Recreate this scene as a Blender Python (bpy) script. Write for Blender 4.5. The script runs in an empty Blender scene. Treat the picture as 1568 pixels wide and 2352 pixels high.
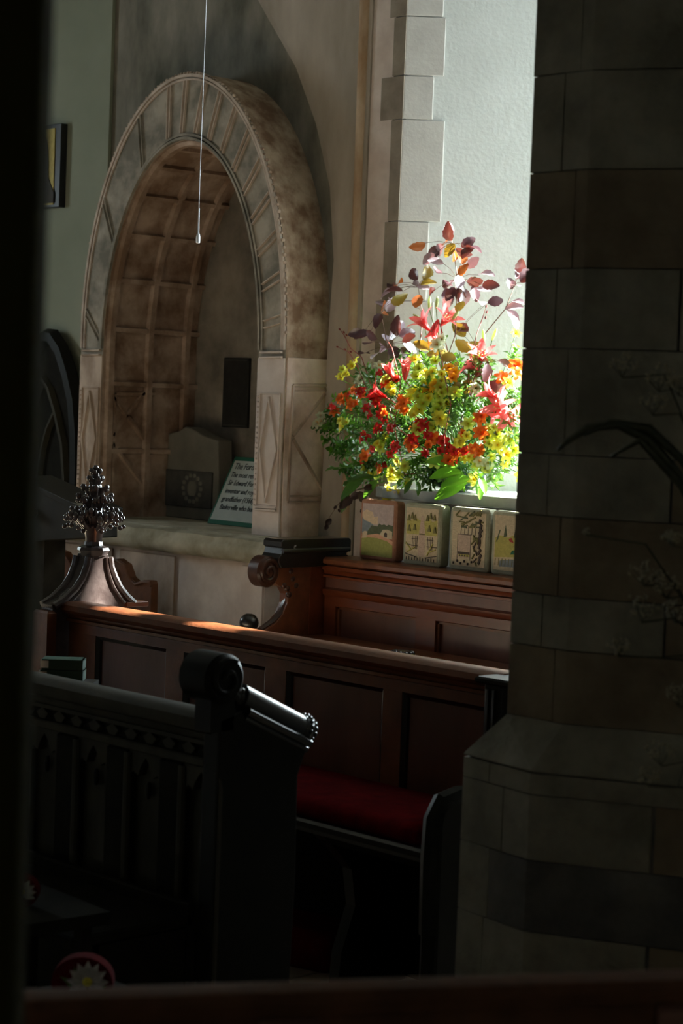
import bpy, math, random
from math import sin, cos, tan, pi, sqrt, atan, radians, atan2
from mathutils import Vector, Matrix, Euler, Quaternion
random.seed(7)
S = bpy.context.scene
COL = S.collection
# ------------------------------------------------------------------ camera
FPX = 4600.; TH = radians(43.6); PIT = atan(246/FPX); ROLL = radians(2.18); CZ = 1.7
Fw = Vector((-cos(TH), sin(TH), 0)); Rt = Vector((sin(TH), cos(TH), 0)); Up = Vector((0, 0, 1))
cam = bpy.data.cameras.new('camera'); camo = bpy.data.objects.new('camera', cam); COL.objects.link(camo)
cam.sensor_fit = 'VERTICAL'; cam.sensor_height = 36; cam.lens = FPX/2352*36
fd = (Fw*cos(PIT) - Up*sin(PIT)); ud = (Fw*sin(PIT) + Up*cos(PIT))
x_ = Rt*cos(ROLL) + ud*sin(ROLL); y_ = ud*cos(ROLL) - Rt*sin(ROLL)
camo.matrix_world = Matrix(((x_.x, y_.x, -fd.x, 0), (x_.y, y_.y, -fd.y, 0), (x_.z, y_.z, -fd.z, CZ), (0, 0, 0, 1)))
cam.dof.use_dof = True; cam.dof.focus_distance = 8.0; cam.dof.aperture_fstop = 5.6
cam.clip_start = .05
S.camera = camo
# ------------------------------------------------------------------ world, sun, exposure
W = bpy.data.worlds.new('world'); S.world = W; W.use_nodes = True
bg = W.node_tree.nodes['Background']; bg.inputs[0].default_value = (.84, .93, 1.0, 1); bg.inputs[1].default_value = 29
sl = bpy.data.lights.new('sun', 'SUN'); sl.energy = 92; sl.angle = radians(.6); sl.color = (1, .95, .86)
slo = bpy.data.objects.new('sun', sl); COL.objects.link(slo)
SUNK, SUNE = .60, radians(33)
hd = Vector((-SUNK, -1, 0)).normalized(); sd = Vector((hd.x*cos(SUNE), hd.y*cos(SUNE), -sin(SUNE)))
slo.rotation_euler = sd.to_track_quat('-Z', 'Y').to_euler(); slo.location = (-4, 14, 9)
def portal(x, y, z, w, h, d):
    l = bpy.data.lights.new('portal', 'AREA'); l.shape = 'RECTANGLE'; l.size = w; l.size_y = h; l.cycles.is_portal = True
    o = bpy.data.objects.new('portal', l); COL.objects.link(o); o.location = (x, y, z)
    o.rotation_euler = Vector(d).to_track_quat('-Z', 'Z' if abs(d[2]) < .5 else 'Y').to_euler()
portal(-6.0, 9.15, 2.9, 2.2, 3.4, (0, -1, 0)); portal(-2.7, 9.15, 4.45, 1.6, .6, (0, -1, 0))
portal(-8.55, -4.1, 3.5, .4, 1.0, (0, 1, 0)); portal(-14.1, 4.6, 3.0, 1.2, 1.6, (1, 0, 0))
S.view_settings.view_transform = 'Standard'; S.view_settings.look = 'None'; S.view_settings.exposure = 0.0; S.view_settings.gamma = 1
S.view_settings.use_curve_mapping = False
S.cycles.use_denoising = True
S.cycles.max_bounces = 8; S.cycles.diffuse_bounces = 6; S.cycles.sample_clamp_indirect = 4
# ------------------------------------------------------------------ helpers
def ray(u, v):
    a = u-784; b = v-1176
    x = a*cos(ROLL)+b*sin(ROLL); y = -a*sin(ROLL)+b*cos(ROLL)
    return fd*FPX + Rt*x - ud*y
def ony(u, v, Y):
    d = ray(u, v); t = Y/d.y; return Vector((d.x*t, Y, CZ+d.z*t))
def onx(u, v, X):
    d = ray(u, v); t = X/d.x; return Vector((X, d.y*t, CZ+d.z*t))
def onz(u, v, z):
    d = ray(u, v); t = (z-CZ)/d.z; return Vector((d.x*t, d.y*t, z))
def ond(u, v, D):
    d = ray(u, v); return d*(D/FPX) + Vector((0, 0, CZ))
class MB:
    def __init__(s): s.v = []; s.f = []; s.m = []
    def add(s, vs, fs, m=0):
        n = len(s.v); s.v += [tuple(q) for q in vs]; s.f += [tuple(i+n for i in f) for f in fs]; s.m += [m]*len(fs); return s
    def box(s, x0, x1, y0, y1, z0, z1, m=0, c=0):
        if c:
            p = [(x0, y0), (x1, y0), (x1, y1), (x0, y1)]
            return s.loft([[(x0+a, y0+a, z), (x1-a, y0+a, z), (x1-a, y1-a, z), (x0+a, y1-a, z)] for a, z in ((c, z0), (0, z0+c), (0, z1-c), (c, z1))], m=m)
        return s.add([(x, y, z) for x in (x0, x1) for y in (y0, y1) for z in (z0, z1)],
                     [(0, 1, 3, 2), (4, 6, 7, 5), (0, 4, 5, 1), (2, 3, 7, 6), (0, 2, 6, 4), (1, 5, 7, 3)], m)
    def loft(s, rings, closed=True, caps=True, m=0):
        n = len(rings[0]); vs = [q for r in rings for q in r]; fs = []
        for i in range(len(rings)-1):
            for j in range(n if closed else n-1):
                a = i*n+j; b = i*n+(j+1) % n; fs.append((a, b, b+n, a+n))
        if caps: fs.append(tuple(range(n))[::-1]); fs.append(tuple((len(rings)-1)*n+j for j in range(n)))
        return s.add(vs, fs, m)
    def prism(s, poly, ax, a0, a1, m=0, c=0):
        def P(q, a): return {'x': (a, q[0], q[1]), 'y': (q[0], a, q[1]), 'z': (q[0], q[1], a)}[ax]
        if c:
            cx = sum(q[0] for q in poly)/len(poly); cy = sum(q[1] for q in poly)/len(poly)
            def sh(q):
                d = Vector((cx-q[0], cy-q[1])); L = d.length or 1; return (q[0]+d.x/L*c, q[1]+d.y/L*c)
            sg = 1 if a1 > a0 else -1
            return s.loft([[P(sh(q), a0) for q in poly], [P(q, a0+sg*c) for q in poly], [P(q, a1-sg*c) for q in poly], [P(sh(q), a1) for q in poly]], m=m)
        return s.loft([[P(q, a0) for q in poly], [P(q, a1) for q in poly]], m=m)
    def tube(s, pts, r, n=8, m=0):
        pts = [Vector(q) for q in pts]; rs = r if isinstance(r, (list, tuple)) else [r]*len(pts); rings = []; pu = None
        for i, q in enumerate(pts):
            d = (pts[min(i+1, len(pts)-1)]-pts[max(i-1, 0)])
            if d.length < 1e-9: d = Vector((0, 0, 1))
            d.normalize()
            u = (pu - d*pu.dot(d)) if pu else d.cross(Vector((0.3, .1, 1)) if abs(d.z) < .9 else Vector((1, 0, 0)))
            if u.length < 1e-6: u = d.orthogonal()
            u.normalize(); pu = u; w = d.cross(u)
            rings.append([q+(u*cos(2*pi*k/n)+w*sin(2*pi*k/n))*rs[i] for k in range(n)])
        return s.loft(rings, m=m)
    def sph(s, c, r, n=10, k=6, m=0, sc=(1, 1, 1), rot=None):
        rings = []
        for i in range(1, k):
            a = pi*i/k
            ring = [Vector((sin(a)*cos(2*pi*j/n)*r*sc[0], sin(a)*sin(2*pi*j/n)*r*sc[1], cos(a)*r*sc[2])) for j in range(n)]
            if rot: ring = [rot @ q for q in ring]
            rings.append([q+Vector(c) for q in ring])
        return s.loft(rings, m=m)
    def lathe(s, c, prof, n=20, m=0, ax=None):
        rings = []
        for r, z in prof:
            ring = [Vector((r*cos(2*pi*j/n), r*sin(2*pi*j/n), z)) for j in range(n)]
            if ax: ring = [ax @ q for q in ring]
            rings.append([q+Vector(c) for q in ring])
        return s.loft(rings, m=m)
WL = {}
def setp(o, label=None, cat=None, group=None, kind=None):
    for k, v in (('label', label), ('category', cat), ('group', group), ('kind', kind)):
        if v: o[k] = v
    return o
def build(name, mb, mat, parent=None, local=False, smooth=False, bev=0, label=None, cat=None, group=None, kind=None):
    if not local:
        if parent: off = WL[parent.name]
        else:
            xs = [q[0] for q in mb.v]; ys = [q[1] for q in mb.v]; zs = [q[2] for q in mb.v]
            off = Vector(((min(xs)+max(xs))/2, (min(ys)+max(ys))/2, min(zs)))
    else: off = Vector((0, 0, 0))
    me = bpy.data.meshes.new(name)
    me.from_pydata([tuple(Vector(q)-off) for q in mb.v], [], mb.f)
    mats = mat if isinstance(mat, (list, tuple)) else [mat]
    for q in mats: me.materials.append(q)
    if len(mats) > 1: me.polygons.foreach_set('material_index', mb.m)
    me.update(); me.validate()
    import bmesh
    bm = bmesh.new(); bm.from_mesh(me); bmesh.ops.recalc_face_normals(bm, faces=bm.faces); bm.to_mesh(me); bm.free()
    if smooth:
        me.polygons.foreach_set('use_smooth', [True]*len(me.polygons))
        if smooth != 2: me.set_sharp_from_angle(angle=radians(40))
    o = bpy.data.objects.new(name, me); COL.objects.link(o)
    if parent: o.parent = parent
    else: o.location = off
    WL[o.name] = off if not parent else WL.get(parent.name, Vector())
    if bev:
        b = o.modifiers.new('bevel', 'BEVEL'); b.width = bev; b.segments = 2; b.limit_method = 'ANGLE'
    return setp(o, label, cat, group, kind)
def thing(name, label, cat, loc=(0, 0, 0), rot=None, group=None):
    o = bpy.data.objects.new(name, None); COL.objects.link(o); o.location = loc; o.empty_display_size = .05
    if rot is not None: o.rotation_euler = rot
    WL[o.name] = Vector(loc)
    return setp(o, label, cat, group)
def copy_tree(o, parent=None):
    c = o.copy(); COL.objects.link(c); c.parent = parent
    for ch in list(o.children): copy_tree(ch, c)
    return c
# ------------------------------------------------------------------ materials
def nd(t, ty, **k):
    n = t.nodes.new(ty)
    for a, b in k.items():
        if a in n.inputs.keys(): n.inputs[a].default_value = b
        else: setattr(n, a, b)
    return n
def mat(name, col, col2=None, rough=.7, scale=6, bump=.0, bscale=60, spec=.4, metal=0, stretch=(1, 1, 1), detail=6, lo=.35, hi=.7, col3=None, coat=0, sheen=0):
    m = bpy.data.materials.new(name); m.use_nodes = True; t = m.node_tree; p = t.nodes['Principled BSDF']
    p.inputs['Roughness'].default_value = rough; p.inputs['Specular IOR Level'].default_value = spec; p.inputs['Metallic'].default_value = metal
    p.inputs['Coat Weight'].default_value = coat; p.inputs['Coat Roughness'].default_value = .12
    if sheen: p.inputs['Sheen Weight'].default_value = sheen
    p.inputs['Base Color'].default_value = (*col, 1)
    tc = nd(t, 'ShaderNodeNewGeometry'); mp = nd(t, 'ShaderNodeMapping'); mp.inputs['Scale'].default_value = stretch
    t.links.new(tc.outputs['Position'], mp.inputs['Vector'])
    if col2:
        n = nd(t, 'ShaderNodeTexNoise', Scale=scale, Detail=detail, Roughness=.6); t.links.new(mp.outputs[0], n.inputs['Vector'])
        r = nd(t, 'ShaderNodeValToRGB'); t.links.new(n.outputs['Fac'], r.inputs[0])
        e = r.color_ramp.elements; e[0].position = lo; e[0].color = (*col, 1); e[1].position = hi; e[1].color = (*col2, 1)
        if col3: q = r.color_ramp.elements.new((lo+hi)/2); q.color = (*col3, 1)
        t.links.new(r.outputs[0], p.inputs['Base Color'])
    if bump:
        n2 = nd(t, 'ShaderNodeTexNoise', Scale=bscale, Detail=6.0); t.links.new(mp.outputs[0], n2.inputs['Vector'])
        b = nd(t, 'ShaderNodeBump', Strength=bump, Distance=.01); t.links.new(n2.outputs['Fac'], b.inputs['Height']); t.links.new(b.outputs[0], p.inputs['Normal'])
    return m
def petal(name, c1, c2, tr=.5, rough=.35, scale=40, tcol=None, spec=.4):
    m = mat(name, c1, c2, rough=rough, scale=scale, spec=spec); t = m.node_tree; p = t.nodes['Principled BSDF']
    tl = nd(t, 'ShaderNodeBsdfTranslucent'); mx = nd(t, 'ShaderNodeMixShader'); mx.inputs[0].default_value = tr
    if tcol: tl.inputs[0].default_value = (*tcol, 1)
    else:
        r = [q for q in t.nodes if q.type == 'VALTORGB'][0]; t.links.new(r.outputs[0], tl.inputs[0])
    t.links.new(p.outputs[0], mx.inputs[1]); t.links.new(tl.outputs[0], mx.inputs[2]); t.links.new(mx.outputs[0], t.nodes['Material Output'].inputs[0])
    return m
def flat(name, c, rough=.8): return mat(name, c, rough=rough)
M = dict(
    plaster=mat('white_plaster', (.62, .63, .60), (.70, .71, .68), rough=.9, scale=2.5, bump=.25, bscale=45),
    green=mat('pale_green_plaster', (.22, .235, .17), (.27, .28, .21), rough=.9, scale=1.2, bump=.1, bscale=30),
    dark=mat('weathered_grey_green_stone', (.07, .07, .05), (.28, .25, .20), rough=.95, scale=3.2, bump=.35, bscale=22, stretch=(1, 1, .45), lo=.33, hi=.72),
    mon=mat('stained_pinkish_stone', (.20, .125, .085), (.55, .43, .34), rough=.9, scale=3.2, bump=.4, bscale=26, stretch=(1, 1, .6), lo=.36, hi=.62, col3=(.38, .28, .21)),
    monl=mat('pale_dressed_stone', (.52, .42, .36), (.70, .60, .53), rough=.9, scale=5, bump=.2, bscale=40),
    extr=mat('mottled_brown_limestone', (.19, .11, .065), (.47, .36, .26), rough=.95, scale=6.5, bump=.6, bscale=30, lo=.38, hi=.62),
    niche=mat('brown_niche_stone', (.22, .135, .085), (.48, .36, .28), rough=.95, scale=4.5, bump=.6, bscale=20, lo=.38, hi=.62),
    back=mat('grey_niche_back_stone', (.15, .13, .10), (.34, .29, .23), rough=.95, scale=3.5, bump=.3, bscale=25),
    side=mat('bounce_lit_pink_stone', (.42, .28, .20), (.78, .62, .52), rough=.9, scale=4, bump=.4, bscale=26, lo=.3, hi=.65),  # pinkish stone lifted in colour to carry warm bounced light on the return
    field=mat('soft_brown_grey_field', (.23, .195, .15), (.46, .395, .33), rough=.95, scale=2.2, bump=.3, bscale=22, stretch=(1, 1, .35), lo=.3, hi=.7),
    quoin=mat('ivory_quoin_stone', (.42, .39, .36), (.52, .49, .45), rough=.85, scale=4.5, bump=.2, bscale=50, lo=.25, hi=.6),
    quoind=mat('shaded_quoin_stone', (.20, .16, .12), (.33, .28, .22), rough=.9, scale=5, bump=.3, bscale=40),  # quoin stone darkened for its side turned away from the window
    shaft=mat('ochre_stained_shaft', (.30, .16, .07), (.52, .40, .28), rough=.9, scale=5, bump=.4, bscale=30, stretch=(1, 1, .4)),
    chest=mat('mossy_chest_stone', (.20, .175, .11), (.52, .47, .36), rough=.9, scale=4.5, bump=.4, bscale=24, lo=.3, hi=.65),
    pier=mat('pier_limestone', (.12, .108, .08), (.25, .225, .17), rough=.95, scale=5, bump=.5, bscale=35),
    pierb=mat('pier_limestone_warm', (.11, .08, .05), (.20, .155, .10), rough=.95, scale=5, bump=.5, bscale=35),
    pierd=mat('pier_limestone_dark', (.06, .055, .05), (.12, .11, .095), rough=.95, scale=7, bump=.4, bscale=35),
    floor=mat('stone_floor', (.34, .27, .20), (.46, .37, .28), rough=.7, scale=4, bump=.2, bscale=20),
    ceil=mat('ceiling_plaster', (.20, .19, .16), (.26, .25, .21), rough=.95, scale=2),
    wood=mat('red_brown_polished_oak', (.11, .033, .013), (.22, .072, .028), rough=.36, scale=9, bump=.12, bscale=70, stretch=(1, 1, 1), spec=.5, coat=.15),
    woodp=mat('dark_oak_panel', (.11, .042, .028), (.18, .070, .045), rough=.36, scale=6, bump=.08, bscale=60, stretch=(1, 1, .25), spec=.5, coat=.15),
    woodl=mat('mahogany_rail', (.11, .024, .008), (.19, .045, .014), rough=.3, scale=8, bump=.08, bscale=60, stretch=(.2, 1, 1), spec=.5, coat=.2),
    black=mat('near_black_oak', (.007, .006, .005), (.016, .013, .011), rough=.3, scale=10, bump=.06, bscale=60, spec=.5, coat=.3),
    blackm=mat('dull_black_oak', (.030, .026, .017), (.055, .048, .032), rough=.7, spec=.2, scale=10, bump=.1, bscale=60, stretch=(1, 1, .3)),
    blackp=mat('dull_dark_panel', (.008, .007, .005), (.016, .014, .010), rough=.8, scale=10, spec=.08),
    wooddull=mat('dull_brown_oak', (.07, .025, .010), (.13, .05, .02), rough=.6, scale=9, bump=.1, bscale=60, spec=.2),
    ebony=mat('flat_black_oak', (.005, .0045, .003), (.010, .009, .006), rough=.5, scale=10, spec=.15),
    ring=mat('worn_grey_brown_arch_stone', (.16, .145, .115), (.36, .315, .255), rough=.95, scale=5, bump=.5, bscale=26, lo=.38, hi=.62),
    rib=mat('pale_worn_rib_stone', (.36, .28, .22), (.60, .50, .42), rough=.9, scale=9, bump=.4, bscale=40),
    scrollw=mat('dark_glossy_scroll_oak', (.035, .012, .007), (.07, .024, .012), rough=.35, scale=12, bump=.1, bscale=60, spec=.4, coat=.12),
    carved=mat('grey_brown_carved_oak', (.05, .034, .032), (.105, .078, .075), rough=.25, scale=14, bump=.12, bscale=70, spec=.6, coat=.3),
    red=mat('red_velvet_cloth', (.10, .002, .004), (.17, .004, .006), rough=1, scale=20, bump=.2, bscale=120, spec=.05),
    redd=mat('dark_red_needlepoint', (.05, .002, .003), (.08, .003, .005), rough=1, scale=30, spec=.05),
    needle=mat('beige_needlepoint', (.55, .46, .33), (.66, .57, .43), rough=.95, scale=30, bump=.5, bscale=220),
    needler=mat('pink_brown_needlepoint_side', (.34, .15, .09), (.44, .22, .14), rough=.95, scale=30, bump=.5, bscale=220),
    needleg=mat('grey_olive_needlepoint_side', (.33, .32, .22), (.42, .40, .29), rough=.95, scale=30, bump=.5, bscale=220),
    slab=mat('brushed_zinc_ledge', (.30, .30, .26), (.42, .42, .38), rough=.38, scale=8, metal=.5, bump=.05, bscale=30),
    pot=mat('dark_green_glazed_bowl', (.01, .04, .035), (.02, .06, .05), rough=.15, scale=8, spec=.6, coat=.5),
    foam=flat('white_card', (.9, .9, .82)), cord=flat('white_nylon_cord', (.75, .78, .82), .5),
    ink=flat('black_ink', (.02, .02, .025)), card=mat('cream_card', (.40, .42, .36), (.46, .47, .41), rough=.8, scale=10), cardg=flat('green_card_border', (.012, .10, .055)),
    bronze=mat('blackened_plaque', (.012, .012, .010), (.025, .024, .02), rough=.5, scale=20),
    slate=mat('dark_slate_stone', (.05, .048, .042), (.10, .095, .08), rough=.7, scale=8, bump=.2), slatem=mat('grey_tablet_stone', (.15, .14, .11), (.22, .20, .16), rough=.85, scale=5, bump=.2),
    gold=mat('dull_gold_leaf', (.30, .22, .05), (.40, .30, .08), rough=.5, scale=40, metal=.4, bump=.2, bscale=150), frame=flat('black_frame', (.01, .01, .01), .4), robe=flat('dark_robe', (.05, .045, .04)), skin=flat('aged_skin_paint', (.14, .10, .06)),
    lead=flat('window_stone', (.45, .43, .38)),
    stem=petal('green_stem', (.08, .2, .03), (.12, .28, .05), .2), rstem=flat('red_brown_stem', (.28, .06, .045), .5), twig=flat('brown_twig', (.16, .09, .06), .6),
    leaf=petal('green_leaf', (.03, .085, .012), (.07, .17, .022), .32, rough=.28, scale=14, tcol=(.13, .30, .02), spec=.7),
    leaf2=petal('grey_green_leaf', (.045, .11, .03), (.09, .19, .055), .3, rough=.26, scale=14, tcol=(.13, .28, .04), spec=.7),
    hosta=petal('bright_green_broad_leaf', (.08, .22, .02), (.14, .30, .03), .4, rough=.35, scale=10, tcol=(.20, .48, .03)),
    copper=petal('copper_beech_leaf', (.045, .018, .026), (.085, .035, .045), .07, rough=.30, scale=18, tcol=(.26, .05, .03), spec=1.0),
    copy_=petal('olive_copper_leaf', (.12, .10, .02), (.20, .14, .03), .25, rough=.28, scale=18, tcol=(.35, .20, .02), spec=.6),
    copo=petal('orange_brown_beech_leaf', (.16, .045, .015), (.22, .07, .02), .25, rough=.28, scale=18, tcol=(.45, .11, .02), spec=.5),
    leaf_glare=petal('silvery_lilac_leaf_glare', (.26, .20, .235), (.40, .33, .37), .12, rough=.3, scale=18, tcol=(.3, .12, .12), spec=.9),  # sun glare on copper beech leaves, painted in as a pale colour
    dry=petal('dark_dry_leaf', (.03, .015, .012), (.06, .025, .02), .15, rough=.5, scale=18),
    pink=petal('coral_pink_lily_petal', (.80, .10, .10), (.85, .26, .25), .45, scale=30),
    yellow=petal('yellow_petal', (.85, .76, .05), (.88, .84, .20), .6, scale=30),
    lime=petal('lime_yellow_petal', (.62, .72, .08), (.75, .80, .2), .6, scale=30),
    gold2=petal('golden_petal', (.85, .38, .01), (.88, .52, .02), .5, scale=30),
    orange=petal('orange_petal', (.80, .13, .015), (.85, .24, .03), .45, scale=30),
    redp=petal('scarlet_petal', (.55, .012, .015), (.72, .04, .03), .4, scale=30),
    bud=petal('pale_green_bud', (.5, .6, .25), (.65, .7, .4), .4), cream=petal('cream_petal', (.7, .72, .5), (.8, .82, .62), .5),
    white=petal('white_petal', (.35, .34, .31), (.45, .43, .40), .1),
    faded=petal('dried_flower', (.22, .19, .11), (.34, .30, .19), .2), fadel=petal('dull_strap_leaf', (.035, .04, .02), (.06, .06, .03), .2),
)
gm = bpy.data.materials.new('window_glass'); gm.use_nodes = True; t = gm.node_tree
gp = t.nodes['Principled BSDF']; tr_ = nd(t, 'ShaderNodeBsdfTransparent'); tr_.inputs[0].default_value = (.93, .96, .95, 1); mx_ = nd(t, 'ShaderNodeMixShader'); mx_.inputs[0].default_value = .94
gp.inputs['Roughness'].default_value = .05
t.links.new(gp.outputs[0], mx_.inputs[1]); t.links.new(tr_.outputs[0], mx_.inputs[2]); t.links.new(mx_.outputs[0], t.nodes['Material Output'].inputs[0]); M['glass'] = gm
gb = gm.copy(); gb.name = 'blue_tinted_glass'; M['glassb'] = gb
[q for q in gb.node_tree.nodes if q.type == 'BSDF_TRANSPARENT'][0].inputs[0].default_value = (.62, .78, 1.0, 1)

# ------------------------------------------------------------------ room shell
H = 6.2
st = dict(kind='structure')
build('floor', MB().box(-14.2, 2, -4.2, 9.2, -.12, -.012), M['floor'], **st)
build('ceiling', MB().box(-14.2, 2, -4.2, 9.2, H, H+.2), M['ceil'], **st)
build('wall_east', MB().box(2, 2.2, -4.4, 9.4, -.1, H+.2), M['ceil'], **st)
# arch data (world metres)
MX, MY, WY, BY = -9.55, 7.67, 8.0, 8.43
def arch(a, zs, h, n, x0=MX):
    return [(x0-a*cos(pi*i/n), zs+h*sin(pi*i/n)) for i in range(n+1)]
OUT = (.985, 2.1, 1.56); INN = (.75, 2.0, 1.26)
ZS = .925
# wall north, left part, pierced by the recess
mb = MB(); hole = arch(.86, 2.05, 1.4, 24)
mb.box(-14.2, MX-.86, WY, 9.2, 0, H); mb.box(MX+.86, -8.44, WY, 9.2, 0, H); mb.box(MX-.86, MX+.86, WY, 9.2, 0, ZS-.05)
for (x0, z0), (x1, z1) in zip(hole, hole[1:]):
    mb.add([(x0, WY, z0), (x1, WY, z1), (x1, WY, H), (x0, WY, H), (x0, 8.6, z0), (x1, 8.6, z1), (x1, 8.6, H), (x0, 8.6, H)], [(0, 1, 2, 3), (4, 5, 6, 7), (0, 1, 5, 4)])
mb.box(MX-.9, MX+.9, 8.62, 9.2, 0, H)
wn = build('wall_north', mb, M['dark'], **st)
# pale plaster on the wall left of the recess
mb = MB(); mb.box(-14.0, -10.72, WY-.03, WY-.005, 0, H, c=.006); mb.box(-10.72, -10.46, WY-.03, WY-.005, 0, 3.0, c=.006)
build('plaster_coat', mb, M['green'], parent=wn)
# large shallow blind arch band around the monument
pts = [ony(u, v, 7.97) for u, v in ((900, 1300), (740, 1290), (750, 1000), (764, 760), (776, 600), (768, 430), (735, 280), (688, 150), (625, 40), (575, -50))]
pts = pts[1:]
PL = [(-8.27, 0)]+[(q.x-(.0 if k else .12), q.z if k else 0) for k, q in enumerate(pts)]+[(pts[-1].x, H), (-8.27, H)]
for lay, (dx, m_) in enumerate(((-.05, 'field'), (0, 'field'))):
    PQ = [(x+(dx if 0 < k < len(PL)-1 else 0), z) for k, (x, z) in enumerate(PL)]
    build('plaster_field', MB().prism(PQ, 'y', 7.998, 7.985-.015*lay, c=.008), M[m_], parent=wn)
# shaft + strips beside the window corner
mb = MB(); mb.tube([(-8.335, 7.985, z) for z in (0, 1, 2, 3, 4, 5, H)], [.038, .036, .04, .037, .041, .038, .038], 10)
build('shaft', mb, M['shaft'], parent=wn, smooth=1)
build('flat_strip', MB().box(-8.288, -8.09, 7.982, 7.999, 0, H, c=.004), M['monl'], parent=wn)
# splay wall + window wall
sp = MB(); sp.prism([(-8.44, WY), (-8.0, WY), (-7.1, 8.9), (-7.1, 9.1), (-8.44, 9.1)], 'z', 0, H)
ws = build('wall_north_splay', sp, M['plaster'], **st)
mb = MB(); mb.box(-8.0, -4.0, WY+.0, 9.1, 0, 1.18); mb.prism([(-4.9, 8.9), (-4.3, WY), (-4.2, WY), (-3.72, WY), (-3.46, 8.9), (-3.46, 9.1), (-4.9, 9.1)], 'z', 1.18, H)
mb.box(-7.1, 2, 8.9, 9.1, 4.75, H); mb.box(-4.0, 2, WY, 9.1, 0, 1.18); mb.box(-3.5, -1.8, 8.7, 9.1, 1.1, 4.15); mb.prism([(-1.9, 8.9), (-1.3, WY), (2, WY), (2, 9.1), (-1.9, 9.1)], 'z', 1.18, H)
build('wall_north_window_side', mb, M['plaster'], **st)
# quoins on the corner: alternating blocks, front leg and splay leg
dv = Vector((.7071, .7071, 0)); nv = Vector((.7071, -.7071, 0))
ys = [(-60, 40, 75, 38), (40, 175, 82, 28), (175, 275, 60, 52), (275, 508, 88, 26), (508, 690, 62, 32), (690, 840, 80, 44), (840, 1000, 60, 30), (1000, 1150, 80, 44)]
for (v0, v1, wr, wl) in ys:
    zt = ony(925, v0, 8.0).z-.003; zb = ony(925, v1, 8.0).z+.003
    r = wr/405.; l = wl/ (4600/11.1*.69)
    e = Vector((-8.0, 8.0, 0))
    pr = .012
    P = [e+Vector((-l, 0, 0)), e+Vector((-l, -.02, 0)), e+Vector((-.003, -.02, 0)), e+dv*r+nv*pr, e+dv*r]
    q = MB().prism([(a.x, a.y) for a in P], 'z', zb, zt)
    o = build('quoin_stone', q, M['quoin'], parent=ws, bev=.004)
    q = MB().box(-8.0-l, -8.0-.004, 7.9765, 7.9805, zb, zt); build('shaded_quoin_face', q, M['quoind'], parent=ws)  # thin dark plate paints the shade on the front of the same stone
    if zb < 1.3: pass
# windows with pointed lights
def window(n, X0, X1, Y, nl, zsill, ztip, face):
    w = (X1-X0)/nl; mb = MB(); g = MB()
    for i in range(nl):
        xa = X0+i*w; xb = xa+w; m = .05; c = (xa+xb)/2; hw = w/2-m; zs = max(zsill, ztip-.62)
        mb.box(xa, xa+m, Y-.06, Y+.06, zsill, ztip+.1); mb.box(xb-m, xb, Y-.06, Y+.06, zsill, ztip+.1)
        k = 8; L = [(c-hw, zs)]+[(c-hw*cos(pi/2*j/k)**1.0*1.0, zs+.62*sin(pi/2*j/k)**1.25) for j in range(1, k+1)]
        for s_ in (0, 1):
            for (p0, p1) in zip(L, L[1:]):
                a0, a1 = (p0[0], p1[0]) if not s_ else (2*c-p0[0], 2*c-p1[0])
                ed = xa+m if not s_ else xb-m
                mb.add([(ed, Y-.05, p0[1]), (a0, Y-.05, p0[1]), (a1, Y-.05, p1[1]), (ed, Y-.05, p1[1]), (ed, Y+.05, p0[1]), (a0, Y+.05, p0[1]), (a1, Y+.05, p1[1]), (ed, Y+.05, p1[1])],
                       [(0, 1, 2, 3), (4, 5, 6, 7), (1, 2, 6, 5), (0, 3, 7, 4)])
        g.box(c-hw, c+hw, Y-.004, Y+.004, zsill, ztip)
    o = build('window_%d' % n, mb, M['lead'], **st); build('pane', g, M['glass'], parent=o); return o
window(1, -7.1, -4.9, 9.0, 4, 1.18, 4.75, -1)
window(2, -3.46, -1.9, 9.0, 3, 4.15, 4.585, -1)
# west end wall (left of the picture) and south wall (behind the camera) with one window each
mb = MB(); mb.box(-14.4, -14.2, -4.4, 4.0, 0, H); mb.box(-14.4, -14.2, 5.2, 9.4, 0, H); mb.box(-14.4, -14.2, 4.0, 5.2, 0, 2.2); mb.box(-14.4, -14.2, 4.0, 5.2, 3.8, H)
build('wall_west', mb, M['ceil'], **st)
mb = MB(); mb.box(-14.2, -8.75, -4.4, -4.2, 0, H); mb.box(-8.35, 2, -4.4, -4.2, 0, H); mb.box(-8.75, -8.35, -4.4, -4.2, 0, 3.0); mb.box(-8.75, -8.35, -4.4, -4.2, 4.0, H)
build('wall_south', mb, M['ceil'], **st)
def swin(n, poly, ax, a):
    (p0, q0, p1, q1) = poly; mb = MB(); g = MB()
    for k in range(4):
        x = p0+(p1-p0)*k/3
        if ax == 'y': mb.box(x-.04, x+.04, a-.05, a+.05, q0, q1)
        else: mb.box(a-.05, a+.05, x-.04, x+.04, q0, q1)
    o = build('window_%d' % n, mb, M['lead'], **st)
    if ax == 'y': g.box(p0, p1, a-.004, a+.004, q0, q1)
    else: g.box(a-.004, a+.004, p0, p1, q0, q1)
    build('pane', g, M['glassb'] if ax == 'y' else M['glass'], parent=o)
swin(3, (4.0, 2.2, 5.2, 3.8), 'x', -14.3); swin(4, (-8.75, 3.0, -8.35, 4.0), 'y', -4.3)
# floor tiles where the floor shows
fl = bpy.data.objects['floor']; WL['floor'] = fl.location.copy()
for i in range(9):
    for j in range(6):
        x = -6.4+i*.42; y = 2.5+j*.42
        build('floor_tile', MB().box(x+.004, x+.416, y+.004, y+.416, -.03, 0, c=.003), M['floor'], parent=fl)

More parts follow.
